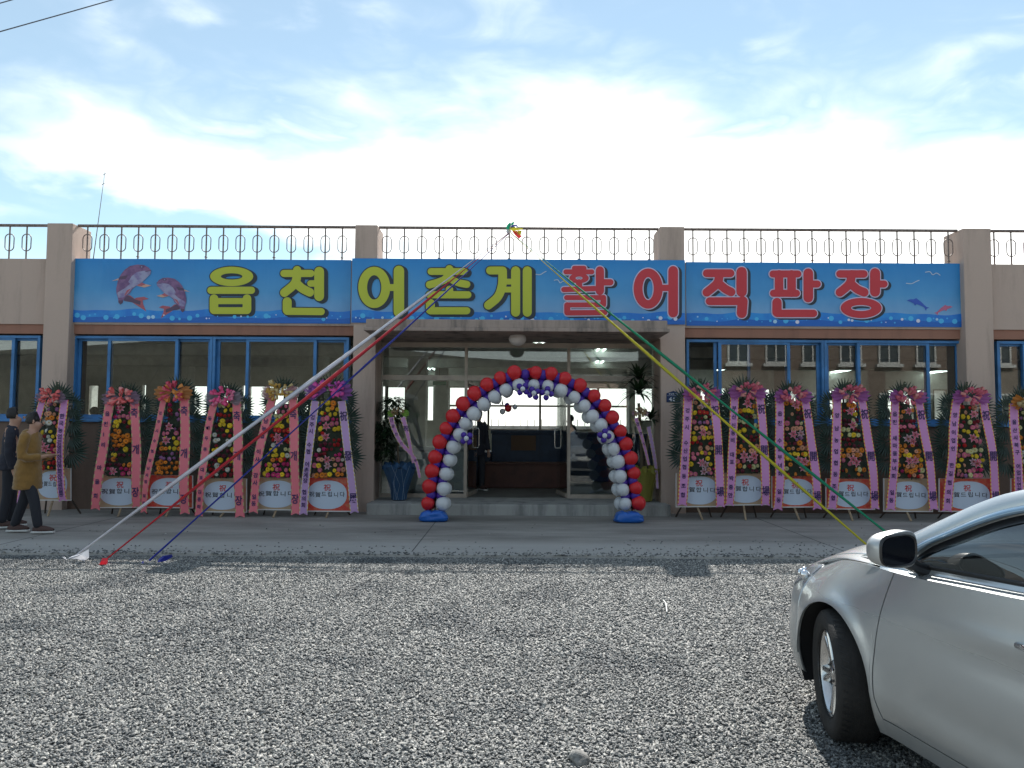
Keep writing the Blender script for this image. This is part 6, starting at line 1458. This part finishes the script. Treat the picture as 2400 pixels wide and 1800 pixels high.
        for xb, w_ in ((-1.53, .055), (-2.52, .04)):
            mb = MB(); zt_ = 1.31 if xb > -2 else 1.20
            vs = []
            for k in range(7):
                z = lerp(.97, zt_, k / 6); y = .797 - .40 * max(0, z - .97) + .012 * math.sin(math.pi * k / 6); vs += [S(Vector((xb - w_, y, z))), S(Vector((xb + w_, y, z)))]
            mb.add(vs, [(2*k, 2*k+1, 2*k+3, 2*k+2) for k in range(6)]); mb.build('door_pillar', m_trim, root)
        mb = MB(); mb.tube([S(Vector((x, .794, Sh(x) + .044))) for x in [-.50 - .125 * k for k in range(20)]], .010, 6); mb.build('window_seal', m_dark, root)
        # mirror
        mc = Vector((-.655, .975 * s, 1.035))
        bm = bmesh.new(); bmesh.ops.create_uvsphere(bm, u_segments=28, v_segments=18, radius=1)
        for v in bm.verts:
            p = v.co; q = (abs(p.x)**3.2 + abs(p.y)**3.2 + abs(p.z)**3.2) ** (1/3.2); p = p / q
            y_out = p.y * s; hz_ = .072 * (1 - .16 * y_out if s > 0 else 1 + .16 * -p.y * -1 * s)
            top_ = 1 - .10 * (p.y * s)
            v.co = Vector(((max(p.x, -.30)) * .085 * (1.0), p.y * .098, p.z * .070 * top_ + .010 * (1 - (p.y * s)) * (1 if p.z > 0 else .3)))
        me = bpy.data.meshes.new('mirror_housing'); bm.to_mesh(me); bm.free(); me.materials.append(m_paint)
        for p in me.polygons: p.use_smooth = True
        T = Matrix.Rotation(R(8 * s), 4, 'Z')
        mh = link('mirror', me, root, mc); mh.rotation_euler = (0, 0, R(6) * s)
        def rr2(w_, h_, n=32, e_=3.4):
            return [(math.copysign(abs(math.cos(2*math.pi*k/n)) ** (2/e_), math.cos(2*math.pi*k/n)) * w_, math.copysign(abs(math.sin(2*math.pi*k/n)) ** (2/e_), math.sin(2*math.pi*k/n)) * h_) for k in range(n)]
        mb = MB(); A_ = [Vector((-.034, y, z + .010 * (1 - y * s / .09) * .5)) for y, z in rr2(.090, .064)]; B_ = [Vector((-.028, p.y * .93, (p.z) * .92)) for p in A_]
        n = 32; mb.add(A_ + B_, [(k, (k+1) % n, (k+1) % n + n, k + n) for k in range(n)], 0); mb.add([Vector((-.0275, p.y * .935, p.z * .925)) for p in A_], [tuple(range(n))], 1)
        # dark rim behind the shell so that the back reads black round the glass
        C_ = [Vector((-.0258, y * 1.07, z * 1.07 + .006)) for y, z in rr2(.090, .064)]; mb.add(A_ + C_, [(k, (k+1) % n, (k+1) % n + n, k + n) for k in range(n)], 0)
        mb.build('mirror_glass', [m_trim, m_mir], mh)
        mb = MB(); mb.tube([(-.0, -.06 * s, -.045), (.02, -.13 * s, -.075), (.02, -.19 * s, -.095)], [.03, .028, .035], 10); mb.build('mirror_arm', m_trim, mh)
        # handles
        for xh in (-1.30, -2.22):
            zh_ = .795 + (-xh - 1.3) * .03; mb = MB(); y0 = Wd(xh, zh_)
            mb.tube([Vector((xh + .105, (y0 - .004) * s, zh_)), Vector((xh + .09, (y0 + .022) * s, zh_ + .002)), Vector((xh, (y0 + .034) * s, zh_ + .004)), Vector((xh - .09, (y0 + .024) * s, zh_ + .003)), Vector((xh - .105, (y0 - .004) * s, zh_ + .002))], [.009, .013, .014, .013, .009], 10); h_ = mb.build('door_handle', m_chrome, root)
            mb = MB(); mb.ball((xh, (y0 - .004) * s, zh_ - .012), .055, 16, 8, sc=(1.35, .12, .62)); mb.build('handle_recess', m_trim, root)
    # windscreen, roof, rear glass
    def topf(q0, q1, bow0, bow1, cz, u_, v_):
        q = lerp(q0, q1, v_); A_ = xyz(rt(q)); a = lerp(1, -1, u_); k = 1 - a * a; bw_ = lerp(bow0, bow1, v_)
        return Vector((A_.x + bw_ * k, A_.y * a, A_.z + cz(v_) * (1 - abs(a) ** 2.2)))
    mb = MB(); mb.grid(lambda u_, v_: topf(0, .40, .13, .06, lambda v: lerp(.035, .045, v), u_, v_), 24, 16); mb.build('windscreen', m_wglass, root)
    mb = MB(); mb.grid(lambda u_, v_: topf(.40, .80, .06, -.02, lambda v: .045, u_, v_), 24, 20); solid(mb.build('roof', m_paint, root), .02)
    mb = MB(); mb.grid(lambda u_, v_: topf(.80, 1.0, -.02, -.10, lambda v: lerp(.045, .03, v), u_, v_), 24, 10); mb.build('rear_window', m_cglass, root)
    # boot and rear bumper
    def rfas(th, z):
        L_ = cr([(.16, .42), (.4, .52), (.7, .50), (.9, .47), (.985, .44)], z)[0]; W0 = Wd(-3.058, min(z, .975)); return Vector((-3.058 - L_ * abs(math.sin(th)) ** .9, W0 * abs(math.cos(th)) ** .6, z))
    def rb_(a, b_):
        th = math.pi * a; t2 = th if th <= math.pi/2 else math.pi - th; z = lerp(.17, .982 + .035 * math.sin(t2), b_); p = rfas(t2, min(z, .985)); return Vector((p.x, -p.y if th <= math.pi/2 else p.y, z))
    mb = MB(); mb.grid(rb_, 60, 22); solid(mb.build('rear_bumper', m_paint, root), .02)
    for s in (1, -1):
        def tl(a, b_): th = lerp(.12, .75, a); z = lerp(.74, .93, b_); p = rfas(th, z); return Vector((p.x - .012, (p.y + .012) * s, z))
        mb = MB(); mb.grid(tl, 12, 6); mb.build('tail_light', m_tail, root)
    def deck(a, b_):
        x = lerp(-3.20, -3.53, b_) ; yy = lerp(1, -1, a); return Vector((x - .06 * (1 - yy*yy) * b_, yy * lerp(.68, .60, b_), lerp(1.075, 1.012, b_) + .025 * (1 - yy*yy)))
    mb = MB(); mb.grid(deck, 20, 6); mb.build('boot_lid', m_paint, root)
    for s in (1, -1):
        def fil(a, b_): x = lerp(-2.9, -3.5, a); q = Vector((x, .70 if x > -3.28 else .62, interp([(-3.5, 1.01), (-3.28, 1.075), (-2.9, 1.03)], x)[0])); w_ = Vector((x, min(Wd(max(x, -3.058), .97), .80 if x > -3.2 else .74), .985)); p = w_.lerp(q, b_); return Vector((p.x, p.y * s, p.z))
        mb = MB(); mb.grid(fil, 10, 4); mb.build('rear_shoulder', m_paint, root)
    # underbody, interior
    mb = MB(); mb.box((-3.3, -.57, .17), (.62, .57, .30)); mb.box((-2.3, -.80, .175), (-.40, .80, .28)); mb.box((.42, -.55, .30), (.66, .55, .66)); mb.box((-.30, -.57, .30), (.42, .57, .70)); mb.build('underbody', m_liner, root)
    mb = MB(); mb.bbox((-.78, -.74, .72), (-.24, .74, .925), .05); mb.bbox((-2.3, -.70, .29), (-.8, .70, .40), .02); mb.build('dashboard', m_seat, root)
    for y in (-.37, .37):
        for x in (-1.55,):
            mb = MB(); mb.bbox((x - .05, y - .24, .40), (x + .45, y + .24, .56), .05); T = Matrix.Translation((x, y, .5)) @ Matrix.Rotation(R(-14), 4, 'Y'); mb.bbox((-.10, -.23, 0), (.04, .23, .62), .05, 0, T); mb.bbox((-.09, -.12, .66), (.02, .12, .86), .04, 0, T); mb.tube([T @ Vector((-.04, -.05, .6)), T @ Vector((-.04, -.05, .7))], .008, 6, 1); mb.tube([T @ Vector((-.04, .05, .6)), T @ Vector((-.04, .05, .7))], .008, 6, 1); mb.build('seat', [m_seat, m_chrome], root)
    mb = MB(); mb.bbox((-2.65, -.62, .40), (-2.2, .62, .56), .05); T = Matrix.Translation((-2.6, 0, .5)) @ Matrix.Rotation(R(-18), 4, 'Y'); mb.bbox((-.1, -.62, 0), (.04, .62, .60), .05, 0, T); mb.build('seat', m_seat, root)
    T = Matrix.Translation((-.98, .37, .86)) @ Matrix.Rotation(R(-66), 4, 'Y'); mb = MB(); mb.tube([T @ Vector((.185 * math.cos(2*math.pi*k/28), .185 * math.sin(2*math.pi*k/28), 0)) for k in range(28)], .015, 8, closed=True)
    for a in (0, 2.2, 4.1): mb.tube([T @ Vector((.03, 0, -.02)), T @ Vector((.18 * math.cos(a), .18 * math.sin(a), 0))], .014, 6)
    mb.ball(T @ Vector((0, 0, -.02)), .055, 12, 8); mb.build('steering_wheel', m_trim, root)
    mb = MB(); mb.bbox((-.56, -.12, 1.235), (-.53, .12, 1.30), .01); mb.v = [(p[0] - .42, p[1], p[2]) for p in mb.v]; mb.build('rear_view_mirror', m_trim, root)
    # ---- wheels
    def wheel(x, s, steer):
        e = bpy.data.objects.new('wheel', None); COL.objects.link(e); e.parent = root; e.location = (x, .775 * s, .315); e.rotation_euler = (0, 0, steer)
        # local: wheel axis along y, outer side = +y*s
        Tm = Matrix.Rotation(R(-90) * s, 4, 'X')     # lathe z -> +y*s
        prof = [(.205, -.095), (.235, -.104), (.285, -.104), (.306, -.092), (.3145, -.06), (.3145, .06), (.306, .090), (.285, .104), (.236, .103), (.213, .090), (.205, .084)]
        mb = MB(); mb.lathe(prof, 56, 0, Tm)
        for yy in (-.045, -.015, .015, .045): mb.lathe([(.3152, yy - .004), (.309, yy - .003), (.309, yy + .003), (.3152, yy + .004)], 56, 1, Tm)
        for k in range(56):
            a = 2*math.pi*k/56
            for y0, y1 in ((-.088, -.052), (.052, .088)):
                p0 = Vector((.3155 * math.cos(a), .3155 * math.sin(a), y0)); p1 = Vector((.3155 * math.cos(a + .05), .3155 * math.sin(a + .05), y1)); d = Vector((-math.sin(a), math.cos(a), 0)) * .003
                mb.add([Tm @ q for q in (p0 - d, p1 - d, p1 + d, p0 + d)], [(0, 1, 2, 3)], 1)
        mb.build('tyre', [m_tyre, m_dark], e)
        mb = MB(); mb.lathe([(.208, .094), (.213, .089), (.206, .080), (.196, .074), (.190, .02), (.186, -.08)], 48, 0, Tm)
        zf = lambda r_: .062 + .012 * (r_ / .2) ** 2
        for k in range(5):
            a0 = 2*math.pi*k/5 + .3
            for da, wd in ((-.135, .020), (.135, .020)):
                P_ = []
                for r_ in (.045, .08, .12, .16, .197):
                    a = a0 + da * (r_ / .197) ** .7 ; c_, n_ = math.cos(a), math.sin(a); P_.append((r_, Vector((c_, n_, 0)), Vector((-n_, c_, 0))))
                vs = []
                for r_, d, tt in P_:
                    w_ = wd * (1.25 - .35 * r_ / .197) ; z_ = zf(r_); vs += [Tm @ (d * r_ - tt * w_ + Vector((0, 0, z_ - .024))), Tm @ (d * r_ - tt * w_ * .6 + Vector((0, 0, z_))), Tm @ (d * r_ + tt * w_ * .6 + Vector((0, 0, z_))), Tm @ (d * r_ + tt * w_ + Vector((0, 0, z_ - .024)))]
                mb.add(vs, [(4*i+j, 4*i+j+1, 4*i+5+j, 4*i+4+j) for i in range(4) for j in range(3)], 0, True)
        mb.lathe([(.066, .03), (.064, .060), (.05, .068), (.034, .064), (.030, .070), (.0, .074)], 24, 0, Tm)
        for k in range(5):
            a = 2*math.pi*k/5; mb.tube([Tm @ Vector((.047 * math.cos(a), .047 * math.sin(a), .05)), Tm @ Vector((.047 * math.cos(a), .047 * math.sin(a), .072))], .007, 6, 1)
        mb.build('rim', [m_alloy, m_trim], e, fixn=True)
        mb = MB(); mb.lathe([(.0, -.0), (.145, .0), (.145, .018), (0, .018)], 28, 0, Tm); mb.lathe([(.19, -.09), (.0, -.09)], 20, 1, Tm); mb.build('brake_disc', [M('brake_steel', (.18, .17, .16), .4, metal=.8), m_liner], e)
    for x in (0, -2.70):
        for s in (1, -1): wheel(x, s, R(-20) if x == 0 else 0.0)
A_C = R(-10.0)
hd = Vector((math.sin(A_C), math.cos(A_C), 0)); nl = Vector((-math.cos(A_C), math.sin(A_C), 0))
car_o = Vector((1.605, 3.92, 0)) - nl * .86
car = empty('parked_car', car_o, 'silver sedan with front wheel turned, parked at the lower right corner', 'car', rz=math.atan2(hd.y, hd.x))
car_parts(car)
car2 = copy_tree(car); car2.location = (4.75, 4.35, 0); car2.rotation_euler = (0, 0, R(92)); car2['label'] = 'second silver sedan outside the right edge, seen reflected in the entrance glass'
bpy.data.objects.remove(_to)
